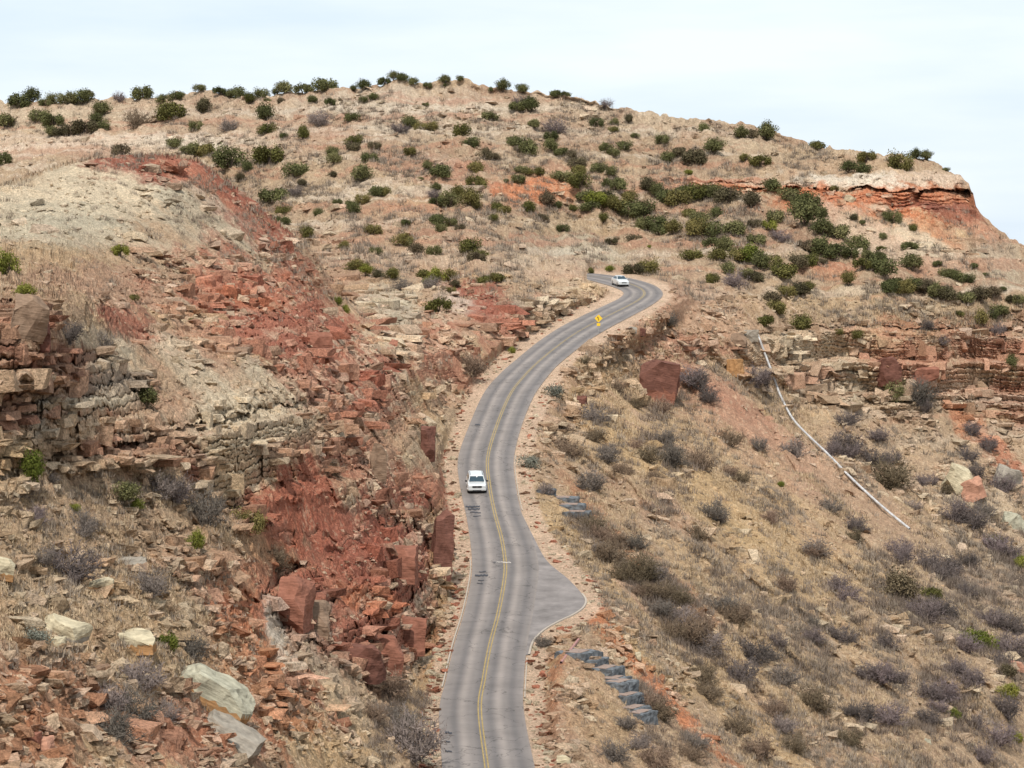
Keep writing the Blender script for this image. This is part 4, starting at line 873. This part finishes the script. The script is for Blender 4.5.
zone(S, 'shrubs below the road bend', 'between bend and pullout', [(667,323,14,'g'),(608,362,9),(615,389,14),(594,416,18,'g'),(596,437,14),(608,455,20,'g'),(633,444,14),(648,455,18),(666,440,18,'g'),(671,460,22,'g'),(661,406,16),(636,407,12),(568,452,18),(562,429,12),(591,484,22,'g'),(622,474,12),(655,478,14),(700,465,20),(730,442,16),(546,491,12,'g'),(584,361,8)], 'n')
for a in [(528,462,14,'s','silvery green sagebrush beside the right road shoulder'),(556,391,16,'s','low silvery sage patch on the bank inside the curve'),(70,569,36,'p','dark leafless shrub on the left slope above the pale slabs'),(43,556,16,'g','small grey shrub left of the dark leafless shrub'),
          (149,588,26,'g','grey leafless shrub left of the red gully edge'),(81,533,18,'g','grey shrub upslope of the dark leafless shrub'),(36,517,20,'p','purplish shrub under the bright green upright juniper'),(33,638,22,'s','low bluish sagebrush on the lower left slope'),
          (141,680,26,'g','spindly grey shrub left of the two toned boulder'),(108,708,34,'g','broad grey shrub at lower left, left half of the clump'),(128,714,34,'g','broad grey shrub at lower left, right half of the clump'),(114,735,32,'g','grey shrub at the bottom edge below the broad clump'),
          (166,718,22,'g','grey shrub between the broad clump and the lower boulder'),(190,653,20,'g','tall grey green shrub above the two toned boulder'),(275,567,20,'n','spreading brown shrub at the top of the lower red slope'),(160,490,22,'g','grey shrub left of the cream cliff foot'),
          (175,496,22,'g','rounded grey shrub at the cream cliff foot'),(206,519,26,'g','pale grey shrub on grey ledges below the cream cliff'),(68,333,20,'p','dark shrub right of the dark rock block'),(103,349,16,'g','grey shrub on the pale ledge top at left'),(51,478,12,'g','small grey shrub beside the upright bright juniper'),
          (84,526,16,'g','grey shrub in the grass under the pink alcove'),(389,689,28,'n','brown shrub at the gully foot left of the road'),(399,722,30,'g','grey brown shrub in the roadside gully'),(412,748,34,'g','grey shrub at the bottom edge beside the road'),(373,719,20,'n','brown shrub upslope in the roadside gully'),
          (472,369,20,'n','brown shrub at the foot of the red road cut'),(431,290,13,'g','grey shrub on the bench beside olive junipers'),(403,288,14,'g','grey shrub on the bench left of the round olive juniper'),(228,125,12,'g','grey shrub under the left mesa rim'),(319,123,14,'g','grey shrub on the upper left slope'),
          (138,121,16,'b' if 0 else 'n','brown shrub under the left mesa rim beside pale gully'),(400,130,12,'p','grey purple shrub on the upper central slope'),(522,100,14,'p','grey purple shrub near the mesa top'),(555,128,14,'p','grey purple shrub above the dense belt'),(434,195,12,'p','grey shrub among mid slope junipers'),
          (296,191,12,'p','grey shrub right of the big dark juniper behind the bluff'),(735,286,18,'p','grey shrub on the bench right of the road bend'),(781,232,16,'p','grey shrub inside the dense juniper belt'),(927,326,10,'p','grey shrub on the bench above the right cliff'),(941,340,9,'p','small grey shrub on the right cliff top'),(999,331,12,'p','grey shrub at the cliff top near the right edge'),
          (606,106,9,'p','thin grey shrub on the mesa skyline'),(119,98,10,'p','thin leafless shrub on the left skyline gap')]:
    place_plant(S, a[0], a[1], a[2], a[3], a[4], 'scattered leafless shrubs')

# dry grass and low brush: one mass each
def tufts(name, n, zones, blades, h, wid, mat, seed, cliffcut=True):
    r = np.random.RandomState(seed); P = []
    while len(P) < n:
        k = 20000; qx = r.rand(k)*1290-140; qy = 90+r.rand(k)*770
        dn = np.zeros(k)
        for z in zones: dn = np.maximum(dn, z[5]*sm(1.25, .7, blob(qx, qy, z)))
        cr_ = np.interp(qx, CREST[:,0], CREST[:,1]); sc_ = poly_sd(qx, qy, CORR)
        cq, sq = math.cos(R(42)), math.sin(R(42)); nn = np.where((qx > 530) & (qy > 330), fbm((qx*cq+qy*sq)/3.2, -qx*sq+qy*cq, 0*qx, 17, 3, .6, 41+seed), fbm(qx, qy*1.7, 0*qx, 26, 3, .6, 41+seed))
        for z in ((800,455,150,14,36),(730,400,60,12,33),(740,420,150,11,33),(110,200,120,36,5),(900,200,105,20,3),(563,505,22,14,30),(605,680,48,16,42),(660,690,120,8,47),(590,610,30,12,40)): dn = dn*(1-.8*sm(1.2, .7, blob(qx, qy, z)))
        cm = cliff_mask(qx, qy, 0)
        ok = (r.rand(k) < dn*np.clip(.25+1.7*nn, .04, 1)*(1-.85*cm)) & (sc_ > 2) & (qy > cr_+3)
        for i in np.where(ok)[0]:
            P.append(surf(qx[i], qy[i]))
            if len(P) >= n: break
    P = np.array([tuple(p) for p in P]); n = len(P)
    sc_ = (.6+.8*r.rand(n))*np.clip(P[:, 1]/260, .75, 1.7)
    vs = []; 
    B = np.repeat(P, blades, 0); S_ = np.repeat(sc_, blades); m = len(B)
    a = r.rand(m)*6.283; t = .15+.9*r.rand(m); L = h*S_*(.5+.7*r.rand(m))
    d = np.stack([np.cos(a)*np.sin(t), np.sin(a)*np.sin(t), np.cos(t)], 1)
    o = np.stack([r.randn(m), r.randn(m), 0*a], 1)*(.12*S_)[:, None]*h*3
    b0 = B+o-[0, 0, .05]; sd = np.stack([-np.sin(a), np.cos(a), 0*a], 1)*(wid*S_)[:, None]
    v = np.stack([b0-sd, b0+sd, b0+d*L[:, None]], 1).reshape(-1, 3)
    me = bpy.data.meshes.new(name); me.vertices.add(3*m); me.vertices.foreach_set('co', v.reshape(-1).astype(np.float32))
    me.loops.add(3*m); me.loops.foreach_set('vertex_index', np.arange(3*m, dtype=np.int32)); me.polygons.add(m); me.polygons.foreach_set('loop_start', np.arange(0, 3*m, 3, dtype=np.int32)); me.update(calc_edges=True)
    at = me.attributes.new('tint', 'FLOAT', 'POINT'); at.data.foreach_set('value', np.repeat(np.clip(np.repeat(r.rand(n), blades)*.6+.4*r.rand(m), 0, 1), 3).astype(np.float32))
    return link(name, me, mat)
def plain_tint(name, dark, light):
    m, nt, b = new_mat(name, .9); a = N_(nt, 'ShaderNodeAttribute', attribute_name='tint'); rp = N_(nt, 'ShaderNodeValToRGB')
    rp.color_ramp.elements[0].color = (*dark, 1); rp.color_ramp.elements[1].color = (*light, 1); nt.links.new(a.outputs['Fac'], rp.inputs[0]); nt.links.new(rp.outputs[0], b.inputs['Base Color']); return m
m_grass = plain_tint('dry_grass', (.29, .205, .125), (.60, .455, .29))
m_brush = plain_tint('low_brush', (.13, .10, .075), (.32, .26, .20))
GZ = [(720,500,220,130,35,.9),(680,620,200,120,45,1),(830,620,200,150,35,.8),(600,450,80,110,30,.7),(900,320,160,20,3,.6),(960,560,120,90,30,.4),(610,380,60,40,-30,.5),(550,640,20,40,0,.8),(565,530,14,40,-38,1),
      (100,520,150,60,10,.5),(110,620,150,60,15,.5),(440,600,9,90,4,.9),(420,690,16,60,25,.8),(400,520,50,16,10,.3),(445,400,20,60,0,.3),(470,380,18,30,30,.4),(500,345,30,16,-40,.5),(570,310,50,12,-25,.5),(60,310,60,20,10,.4),(350,740,70,30,30,.4),(450,220,300,80,5,.10),(750,170,160,30,8,.15)]
tag(tufts('dry_grass', 20000, GZ, 13, .40, .022, m_grass, 1), 'pale dry grass growing in tufts over the open slopes', 'grass', kind='stuff')
BZ = [(720,500,230,130,35,.5),(680,620,200,130,45,.9),(850,620,220,160,35,.9),(620,440,80,90,30,.6),(960,560,120,110,30,1),(860,440,160,40,15,.6),(100,520,150,60,10,.5),(110,620,150,80,15,.5),(400,720,30,60,30,.8),(450,200,420,100,5,.8),(750,200,240,90,15,.8),(250,120,300,30,0,.6),(650,350,90,40,-20,.4),(930,320,120,20,3,.5),(300,300,200,60,20,.25),(120,250,150,50,10,.12)]
tag(tufts('low_brush', 14000, BZ, 24, .6, .024, m_brush, 2), 'low grey brown brush speckled over the slopes', 'brush', kind='stuff')

TZ = [(640,570,90,20,47,1),(600,535,50,16,45,1),(700,640,60,26,45,.9),(655,715,40,30,45,.8),(690,390,40,16,30,.6),(650,450,80,30,40,.45),(780,640,120,60,38,.35),(960,640,110,110,20,.55),(860,680,80,50,30,.4),(400,720,26,40,40,.8),(640,480,50,16,45,.6)]
tag(tufts('scrub_thicket', 1500, TZ, 70, .95, .018, plain_tint('scrub_twigs', (.095, .07, .052), (.25, .195, .155)), 4), 'tangled bare brown scrub filling hollows of the slopes', 'scrub', kind='stuff')
# ------------------------------------------------------------------ vehicles
def car_paint(name, rgb):
    m, nt, b = new_mat(name, .28); b.inputs['Base Color'].default_value = (*rgb, 1); b.inputs['Specular IOR Level'].default_value = .5; b.inputs['Coat Weight'].default_value = .5; b.inputs['Coat Roughness'].default_value = .08
    g = N_(nt, 'ShaderNodeNewGeometry'); n = N_(nt, 'ShaderNodeTexNoise', Scale=3.0, Detail=4.0); nt.links.new(g.outputs['Position'], n.inputs['Vector'])
    r = N_(nt, 'ShaderNodeMapRange'); r.inputs[3].default_value = .2; r.inputs[4].default_value = .4; nt.links.new(n.outputs[0], r.inputs[0]); nt.links.new(r.outputs[0], b.inputs['Roughness']); return m
def flat_mat(name, rgb, rough, spec=.5, metal=0):
    m, nt, b = new_mat(name, rough); b.inputs['Base Color'].default_value = (*rgb, 1); b.inputs['Specular IOR Level'].default_value = spec; b.inputs['Metallic'].default_value = metal; return m
m_white = car_paint('white_car_paint', (.55, .56, .555)); m_glass = flat_mat('tinted_glass', (.012, .035, .05), .06, .8); m_black = flat_mat('black_plastic', (.018, .018, .02), .5)
m_tyre = flat_mat('tyre_rubber', (.02, .02, .02), .85, .2); m_rim = flat_mat('alloy_rim', (.5, .5, .52), .3, .5, .8); m_lamp = flat_mat('headlight_lens', (.62, .66, .70), .1, .8); m_plate = flat_mat('number_plate', (.6, .62, .62), .5)
m_chrome = flat_mat('chrome', (.6, .6, .62), .2, .5, .9); m_amber = flat_mat('amber_lens', (.7, .22, .03), .3)
def bm_obj(name, bm, mat, parent=None, smooth=False):
    bmesh.ops.recalc_face_normals(bm, faces=bm.faces)
    me = bpy.data.meshes.new(name); bm.to_mesh(me); bm.free()
    if smooth:
        for p in me.polygons: p.use_smooth = True
    return link(name, me, mat, parent)
def sections(name, secs, mat, parent, bev=0.0, smooth=True):
    """secs: cross-sections front to back, each (y, [(x, z)...]) given for the right half and mirrored, closed at both ends"""
    bm = bmesh.new(); rings = []
    for y_, pr in secs:
        full = pr+[(-x_, z_) for x_, z_ in reversed(pr)]
        rings.append([bm.verts.new((x_, y_, z_)) for x_, z_ in full])
    for a, b_ in zip(rings, rings[1:]):
        n = len(a)
        for k in range(n): bm.faces.new((a[k], a[(k+1) % n], b_[(k+1) % n], b_[k]))
    bm.faces.new(rings[0]); bm.faces.new(list(reversed(rings[-1])))
    bmesh.ops.remove_doubles(bm, verts=bm.verts, dist=1e-4)
    if bev: bmesh.ops.bevel(bm, geom=[e for e in bm.edges if len(e.link_faces) == 2 and e.calc_face_angle(0) > .5], offset=bev, segments=2, affect='EDGES', profile=.6)
    return bm_obj(name, bm, mat, parent, False)
def panel(name, pts, mat, parent, th=.02, n=None):
    """a quad pane of given corners, pushed out th along its normal with real thickness"""
    bm = bmesh.new(); P = [Vector(p) for p in pts]; nr = (P[1]-P[0]).cross(P[2]-P[0]).normalized()
    if n is not None and nr.dot(Vector(n)) < 0: nr = -nr
    a = [bm.verts.new(p-nr*.02) for p in P]; b_ = [bm.verts.new(p+nr*th) for p in P]
    bm.faces.new(a); bm.faces.new(b_)
    for k in range(len(P)): bm.faces.new((a[k], a[(k+1) % len(P)], b_[(k+1) % len(P)], b_[k]))
    return bm_obj(name, bm, mat, parent)
def box(name, c, s_, mat, parent, bev=.02):
    bm = bmesh.new(); bmesh.ops.create_cube(bm, size=1); bmesh.ops.scale(bm, vec=s_, verts=bm.verts)
    if bev: bmesh.ops.bevel(bm, geom=bm.edges[:], offset=min(bev, min(s_)*.3), segments=2, affect='EDGES')
    bmesh.ops.translate(bm, vec=c, verts=bm.verts); return bm_obj(name, bm, mat, parent)
def wheel(x_, y_, r_, parent):
    bm = bmesh.new(); bmesh.ops.create_cone(bm, cap_ends=True, segments=28, radius1=r_, radius2=r_, depth=.24, matrix=Matrix.Translation((x_, y_, r_))@Matrix.Rotation(R(90), 4, 'Y'))
    bmesh.ops.bevel(bm, geom=[e for e in bm.edges if len(e.link_faces) == 2 and e.calc_face_angle(0) > 1], offset=.03, segments=2, affect='EDGES')
    w_ = bm_obj('wheel', bm, m_tyre, parent)
    bm = bmesh.new(); sx = 1 if x_ > 0 else -1
    bmesh.ops.create_cone(bm, cap_ends=True, segments=24, radius1=r_*.62, radius2=r_*.62, depth=.03, matrix=Matrix.Translation((x_+sx*.125, y_, r_))@Matrix.Rotation(R(90), 4, 'Y'))
    bm_obj('rim', bm, m_rim, w_)
def make_suv():
    """front faces -y, 5.1 m long, 1.96 wide, 1.93 high"""
    e = bpy.data.objects.new('sport_utility_vehicle', None); COL.objects.link(e)
    def sec(w_, zb, zt, wt=None): wt = wt or w_*.96; return [(0, zb), (w_*.93, zb), (w_, zb+.12), (w_, (zb+zt)/2), (wt, zt-.04), (wt*.93, zt), (0, zt+.015)]
    sections('body', [(-2.55, sec(.78, .50, .98)), (-2.48, sec(.90, .36, 1.06)), (-2.15, sec(.98, .30, 1.12)), (-1.2, sec(.99, .28, 1.18, .93)), (-1.0, sec(.99, .28, 1.20, .94)), (2.3, sec(.99, .28, 1.20, .94)), (2.5, sec(.95, .36, 1.15, .90)), (2.55, sec(.88, .5, 1.0, .84))], m_white, e, .02)
    sections('roof', [(-1.15, [(0, 1.16), (.88, 1.16), (.90, 1.18), (0, 1.20)]), (-.45, [(0, 1.16), (.90, 1.16), (.72, 1.83), (0, 1.89)]), (-.2, [(0, 1.16), (.91, 1.16), (.73, 1.86), (0, 1.93)]), (2.15, [(0, 1.16), (.91, 1.16), (.73, 1.85), (0, 1.91)]), (2.5, [(0, 1.16), (.87, 1.16), (.70, 1.80), (0, 1.85)])], m_white, e, .03)
    panel('windscreen', [(-.80, -1.09, 1.24), (.80, -1.09, 1.24), (.66, -.52, 1.79), (-.66, -.52, 1.79)], m_glass, e, .02, (0, -1, 1))
    for sx in (-1, 1):
        for y0, y1 in ((-.42, .42), (.50, 1.28), (1.36, 2.2)):
            panel('side_window', [(sx*.895, y0, 1.24), (sx*.895, y1, 1.24), (sx*.765, y1, 1.74), (sx*.765, y0+.03, 1.74)], m_glass, e, .015, (sx, 0, .3))
        box('mirror', (sx*1.08, -.80, 1.26), (.24, .14, .20), m_black, e, .04)
        box('headlight', (sx*.74, -2.46, .90), (.34, .16, .20), m_lamp, e, .04)
        box('fog_lamp', (sx*.66, -2.55, .50), (.16, .06, .10), m_lamp, e, .02)
        box('door_handle', (sx*1.0, .1, 1.02), (.04, .16, .04), m_chrome, e, .01)
        box('roof_rail', (sx*.64, .9, 1.93), (.05, 2.3, .05), m_black, e, .015)
        wheel(sx*.86, -1.6, .39, e); wheel(sx*.86, 1.55, .39, e)
    g = box('grille', (0, -2.545, .88), (.98, .10, .24), m_black, e, .03); box('badge', (0, -2.60, .88), (.16, .02, .08), m_chrome, g, .008)
    b_ = box('front_bumper', (0, -2.54, .55), (1.80, .18, .24), m_white, e, .05); box('air_intake', (0, -2.62, .44), (.9, .05, .11), m_black, b_, .01)
    box('number_plate', (0, -2.64, .58), (.32, .02, .15), m_plate, e, .004); box('underbody', (0, 0, .30), (1.6, 4.6, .16), m_black, e, .02)
    box('windscreen_cowl', (0, -1.13, 1.205), (1.5, .10, .03), m_black, e, .01)
    return e
def make_sedan():
    """front faces -y, 4.6 m long saloon with a lower roof"""
    e = bpy.data.objects.new('passenger_car', None); COL.objects.link(e)
    def sec(w_, zb, zt, wt=None): wt = wt or w_*.95; return [(0, zb), (w_*.93, zb), (w_, zb+.12), (w_, (zb+zt)/2), (wt, zt-.05), (wt*.9, zt), (0, zt+.03)]
    sections('body', [(-2.3, sec(.68, .42, .70)), (-2.22, sec(.82, .30, .78)), (-1.8, sec(.90, .24, .86)), (-.95, sec(.91, .22, .96)), (1.5, sec(.91, .22, 1.0)), (2.15, sec(.88, .26, .98)), (2.3, sec(.78, .42, .90))], m_white, e, .02)
    sections('roof', [(-1.0, [(0, .92), (.80, .92), (.80, .95), (0, .97)]), (-.15, [(0, .92), (.82, .92), (.60, 1.43), (0, 1.48)]), (1.0, [(0, .92), (.82, .92), (.60, 1.42), (0, 1.47)]), (1.75, [(0, .92), (.78, .92), (.70, .99), (0, 1.02)])], m_white, e, .02)
    panel('windscreen', [(-.72, -.90, 1.02), (.72, -.90, 1.02), (.55, -.24, 1.40), (-.55, -.24, 1.40)], m_glass, e, .02, (0, -1, 1))
    panel('rear_window', [(-.60, 1.60, 1.06), (.60, 1.60, 1.06), (.52, 1.12, 1.38), (-.52, 1.12, 1.38)], m_glass, e, .02, (0, 1, 1))
    for sx in (-1, 1):
        panel('side_window', [(sx*.80, -.55, 1.0), (sx*.80, .30, 1.0), (sx*.65, .30, 1.34), (sx*.66, -.20, 1.34)], m_glass, e, .015, (sx, 0, .3))
        panel('side_window', [(sx*.80, .38, 1.0), (sx*.80, 1.30, 1.0), (sx*.65, 1.0, 1.34), (sx*.65, .38, 1.34)], m_glass, e, .015, (sx, 0, .3))
        box('mirror', (sx*.98, -.62, 1.02), (.18, .10, .12), m_white, e, .03); box('headlight', (sx*.62, -2.20, .68), (.34, .18, .13), m_lamp, e, .03); box('tail_light', (sx*.70, 2.22, .84), (.30, .12, .14), m_amber, e, .02)
        wheel(sx*.80, -1.4, .33, e); wheel(sx*.80, 1.35, .33, e)
    box('grille', (0, -2.29, .60), (.80, .08, .12), m_black, e, .02); box('front_bumper', (0, -2.26, .40), (1.6, .16, .18), m_white, e, .05); box('number_plate', (0, -2.36, .44), (.32, .02, .13), m_plate, e, .004); box('underbody', (0, 0, .24), (1.4, 4.1, .14), m_black, e, .02)
    return e
def seat_on_road(e, q, t, ahead):
    """put a vehicle at lateral fraction t of the road, nose toward the photo row 'ahead'"""
    def at_row(i): a = road_pt(RL[i]); c = road_pt(RR[i]); p = a.lerp(c, t); p.z += .035+.05*(1-(2*t-1)**2); return p
    i0 = q; p = at_row(i0); p2 = at_row(i0+ahead); p1 = at_row(i0-ahead)
    f = (p2-p1).normalized()
    yv = -f; xv = yv.cross(Vector((0, 0, 1))).normalized(); zv = xv.cross(yv).normalized()
    e.matrix_world = Matrix.Translation(p)@Matrix((xv, yv, zv)).transposed().to_4x4()
row = lambda yy: int(np.argmin(np.abs(RL[:200, 1]-yy)))
suv = make_suv(); seat_on_road(suv, row(491), .28, -3); suv.matrix_world = suv.matrix_world @ Matrix.Diagonal((1.04, .82, .88, 1))
tag(suv, 'white sport utility vehicle driving toward the viewer in the left lane', 'suv')
car = make_sedan()
ci = int(np.argmin(np.abs(RL[200:, 0]-612)))+200 if len(RL) > 200 else 0
cand = [i for i in range(len(RL)) if RL[i][1] < 291]; ci = min(cand, key=lambda i: abs((RL[i][0]*.78+RR[i][0]*.22)-620))
seat_on_road(car, ci, .22, -2); car.matrix_world = car.matrix_world @ Matrix.Diagonal((1.08, 1.0, 1.15, 1))
tag(car, 'white passenger car coming round the far road bend', 'car')

# ------------------------------------------------------------------ road sign
m_sign = flat_mat('yellow_sign_sheet', (.78, .50, .02), .5); m_ink = flat_mat('black_sign_ink', (.012, .012, .012), .6); m_post = flat_mat('galvanised_post', (.34, .34, .33), .5, .5, .4)
sp_ = road_pt((598.5, 333.5)); e = bpy.data.objects.new('curve_warning_sign', None); COL.objects.link(e); e.location = sp_
tag(e, 'yellow diamond curve warning sign with small plate beside the road', 'road sign')
e.rotation_euler = (0, 0, R(-4))
box('post', (0, .05, 1.3), (.07, .06, 2.75), m_post, e, .01)
bm = bmesh.new(); bmesh.ops.create_cube(bm, size=1); bmesh.ops.scale(bm, vec=(.84, .02, .84), verts=bm.verts); bmesh.ops.bevel(bm, geom=[ed for ed in bm.edges if abs((ed.verts[0].co-ed.verts[1].co).y) > .01], offset=.05, segments=3, affect='EDGES')
bmesh.ops.rotate(bm, matrix=Matrix.Rotation(R(45), 3, 'Y'), cent=(0, 0, 0), verts=bm.verts); bmesh.ops.translate(bm, vec=(0, 0, 2.25), verts=bm.verts)
dia = bm_obj('diamond_plate', bm, m_sign, e)
# a curve arrow: a shaft that bends once to the right, with a pointed head
def ink(name, poly, parent, y_=-.014):
    bm = bmesh.new(); a = [bm.verts.new((x_, y_, z_)) for x_, z_ in poly]; b_ = [bm.verts.new((x_, y_+.006, z_)) for x_, z_ in poly]
    bm.faces.new(a); bm.faces.new(b_[::-1])
    for k in range(len(a)): bm.faces.new((a[k], a[(k+1) % len(a)], b_[(k+1) % len(a)], b_[k]))
    return bm_obj(name, bm, m_ink, parent)
ink('curve_arrow', [(-.02, 1.92), (.08, 1.92), (.08, 2.10), (.04, 2.22), (-.06, 2.32), (-.06, 2.38), (.02, 2.38), (-.10, 2.56), (-.22, 2.38), (-.15, 2.38), (-.15, 2.28), (-.04, 2.17), (-.02, 2.10)], dia)
ap = box('advisory_plate', (0, -.005, 1.34), (.50, .02, .46), m_sign, e, .008)
for z_ in (1.125, 1.555): box('plate_border', (0, -.018, z_), (.44, .006, .015), m_ink, ap, 0)

# ------------------------------------------------------------------ drain pipe down the right slope
m_pipe = simple_mat('weathered_white_pipe', (.44, .43, .42), .7, .35, 1.2)
pp = [(756,335),(760,345),(765,359),(771,374),(777,391),(781,403),(788,418),(797,428),(815,445),(835,465),(858,487),(885,511),(909,531)]
pts = []
for q in catmull(pp, 5):
    p = surf(q[0], q[1]); pts.append(p+Vector((0, 0, .12)))
# a pipe spans the hollows: smooth its path
for _ in range(12):
    for i in range(1, len(pts)-1):
        c = (pts[i-1]+pts[i+1])/2; pts[i] = (pts[i]+c)/2
pts = [p+Vector((0, -.5, .42)) for p in pts]
bm = bmesh.new(); dense = []
for a, b_ in zip(pts, pts[1:]):
    for k in range(8): dense.append(a.lerp(b_, k/8))
dense.append(pts[-1]); tube_bm(bm, dense, [.17+.025*(i % 2) for i in range(len(dense))], 10)
pipe = bm_obj('drain_pipe', bm, m_pipe, None); tag(pipe, 'long white drain pipe running down the right slope from the cliff top', 'pipe')
for i in (14, 27, 41, 55):
    p = pts[min(i, len(pts)-2)]; d = (pts[min(i, len(pts)-2)+1]-p).normalized(); bm = bmesh.new()
    tube_bm(bm, [p-d*.14, p+d*.14], [.23, .23], 10); bm_obj('coupling', bm, m_pipe, pipe)

# ------------------------------------------------------------------ stepped spillways beside the road
m_wall = simple_mat('blue_grey_stonework', (.115, .122, .128), .95, .55, 2.2); m_cap = simple_mat('brown_step_top', (.26, .19, .155), .95, .25, 3); m_pinkc = simple_mat('red_concrete_edge', (.34, .18, .16), .9, .2, 3); m_dark = flat_mat('pipe_bore', (.01, .01, .01), .9)  # step tops get a lighter, browner colour than the blue grey step sides
def spillway(name, label, steps, inlet):
    """steps: photo (x, y) of each step's top middle, width px, drop px"""
    e = bpy.data.objects.new(name, None); COL.objects.link(e); p0 = surf(*steps[0][:2]); e.location = p0; tag(e, label, 'spillway')
    for k, (x_, y_, w_, h_, yaw) in enumerate(steps):
        p = surf(x_, y_); s1 = p.y/F; W = w_*s1*1.45; H = h_*s1*2.0
        o = box('step', (0, 0, 0), (W*random.uniform(.9, 1.12), 2.6, H), m_wall, e, .05)
        bm = bmesh.new(); bm.from_mesh(o.data)
        for _ in range(3): bmesh.ops.subdivide_edges(bm, edges=[ed for ed in bm.edges if ed.calc_length() > .3], cuts=1, use_grid_fill=True); bmesh.ops.triangulate(bm, faces=bm.faces)
        for v in bm.verts: v.co += Vector((mnoise.noise(v.co*2.5+Vector((k*7, 0, 0))), mnoise.noise(v.co*2.5+Vector((k*7, 9, 0))), mnoise.noise(v.co*2.5+Vector((k*7, 0, 9)))))*.13
        bm.to_mesh(o.data); bm.free(); o.data.shade_flat(); o.location = p-p0+Vector((0, 0, -H*.5+.35)); o.rotation_euler = (0, 0, R(yaw))
        t_ = box('step_top', (0, 0, H*.5+.03), (W*.55, 1.9, .05), m_cap, o, .01)
    if inlet:
        p = surf(591, 656); o = box('inlet_wall', (0, 0, 0), (1.9, .9, 1.1), m_wall, e, .06); o.location = p-p0+Vector((0, -.2, 0)); o.rotation_euler = (0, 0, R(-30))
        bm = bmesh.new(); tube_bm(bm, [Vector((.2, -.35, .1)), Vector((.25, -.62, .08))], [.24, .24], 14); pp_ = bm_obj('outlet_pipe', bm, m_pipe, o)
        bm = bmesh.new(); bmesh.ops.create_circle(bm, cap_ends=True, radius=.2, segments=14, matrix=Matrix.Translation((.25, -.60, .08))@Matrix.Rotation(R(90), 4, 'X')); bm_obj('pipe_bore', bm, m_dark, pp_)
        a = surf(561, 664); b_ = surf(579, 643); bm = bmesh.new(); tube_bm(bm, [a-p0+Vector((0, 0, .15)), b_-p0+Vector((0, 0, .15))], [.12, .12], 6); bm_obj('red_edging', bm, m_pinkc, e)
    return e
spillway('stepped_spillway', 'blue grey stepped spillway with outlet pipe below the pullout', [(577,657,22,12,-28),(590,664,18,11,-28),(603,672,24,11,-30),(611,681,21,11,-32),(618,689,20,11,-32),(626,698,19,11,-32),(633,707,17,10,-32),(640,716,15,10,-32)], True)
spillway('stepped_spillway', 'dark grey stepped spillway on the bank beside the pullout tip', [(546,493,9,4,-20),(560,499,24,8,-6),(569,507,22,8,-6),(577,514,20,8,-8)], False)
# ------------------------------------------------------------------ camera, sun, sky
cam = bpy.data.cameras.new('camera'); co = bpy.data.objects.new('camera', cam); COL.objects.link(co)
co.location = (0, 0, CAMZ); co.rotation_euler = (R(90)-PITCH, 0, 0)
cam.sensor_width = 36; cam.lens = F*36/1024; cam.clip_start = 1; cam.clip_end = 60000; scene.camera = co
tosun = Vector((-.12, -.56, .82)).normalized()
sun = bpy.data.lights.new('sun', 'SUN'); sun.energy = 3.2; sun.angle = R(3); sun.color = (1, .955, .89)
so = bpy.data.objects.new('sun', sun); COL.objects.link(so); so.rotation_euler = tosun.to_track_quat('Z', 'Y').to_euler(); so.location = (0, 0, 400)
w = bpy.data.worlds.new('World'); scene.world = w; w.use_nodes = True; nt = w.node_tree
bg = nt.nodes['Background']
sky = nt.nodes.new('ShaderNodeTexSky'); sky.sky_type = 'NISHITA'; sky.sun_disc = False
sky.sun_elevation = math.asin(tosun.z); sky.sun_rotation = math.atan2(tosun.x, tosun.y)
sky.dust_density = 1.5; sky.air_density = 1.0
# thin bright high cloud over the blue
tc = nt.nodes.new('ShaderNodeTexCoord'); mp = nt.nodes.new('ShaderNodeMapping'); mp.inputs['Scale'].default_value = (1.2, 1.2, 7)
nt.links.new(tc.outputs['Generated'], mp.inputs['Vector'])
cn = nt.nodes.new('ShaderNodeTexNoise'); cn.inputs['Scale'].default_value = 4; cn.inputs['Detail'].default_value = 7; cn.inputs['Roughness'].default_value = .5
nt.links.new(mp.outputs[0], cn.inputs['Vector'])
rm = nt.nodes.new('ShaderNodeMapRange'); rm.inputs[1].default_value = .3; rm.inputs[2].default_value = .7; rm.inputs[3].default_value = .85; rm.inputs[4].default_value = .97
nt.links.new(cn.outputs[0], rm.inputs[0])
mx = nt.nodes.new('ShaderNodeMixRGB'); nt.links.new(rm.outputs[0], mx.inputs[0]); nt.links.new(sky.outputs[0], mx.inputs[1]); 
cm_ = nt.nodes.new('ShaderNodeMixRGB'); cm_.inputs[1].default_value = (6.1, 7.05, 8.0, 1); cm_.inputs[2].default_value = (7.3, 7.9, 8.4, 1)
m4 = nt.nodes.new('ShaderNodeMapRange'); m4.inputs[1].default_value = .36; m4.inputs[2].default_value = .62; nt.links.new(cn.outputs[0], m4.inputs[0]); nt.links.new(m4.outputs[0], cm_.inputs[0]); nt.links.new(cm_.outputs[0], mx.inputs[2])
nt.links.new(mx.outputs[0], bg.inputs['Color']); bg.inputs['Strength'].default_value = .103
scene.view_settings.view_transform = 'Standard'; scene.view_settings.look = 'None'; scene.view_settings.gamma = 1
scene.view_settings.exposure = 0.38; scene.view_settings.use_curve_mapping = False
scene.cycles.max_bounces = 4; scene.cycles.diffuse_bounces = 2; scene.cycles.transparent_max_bounces = 8
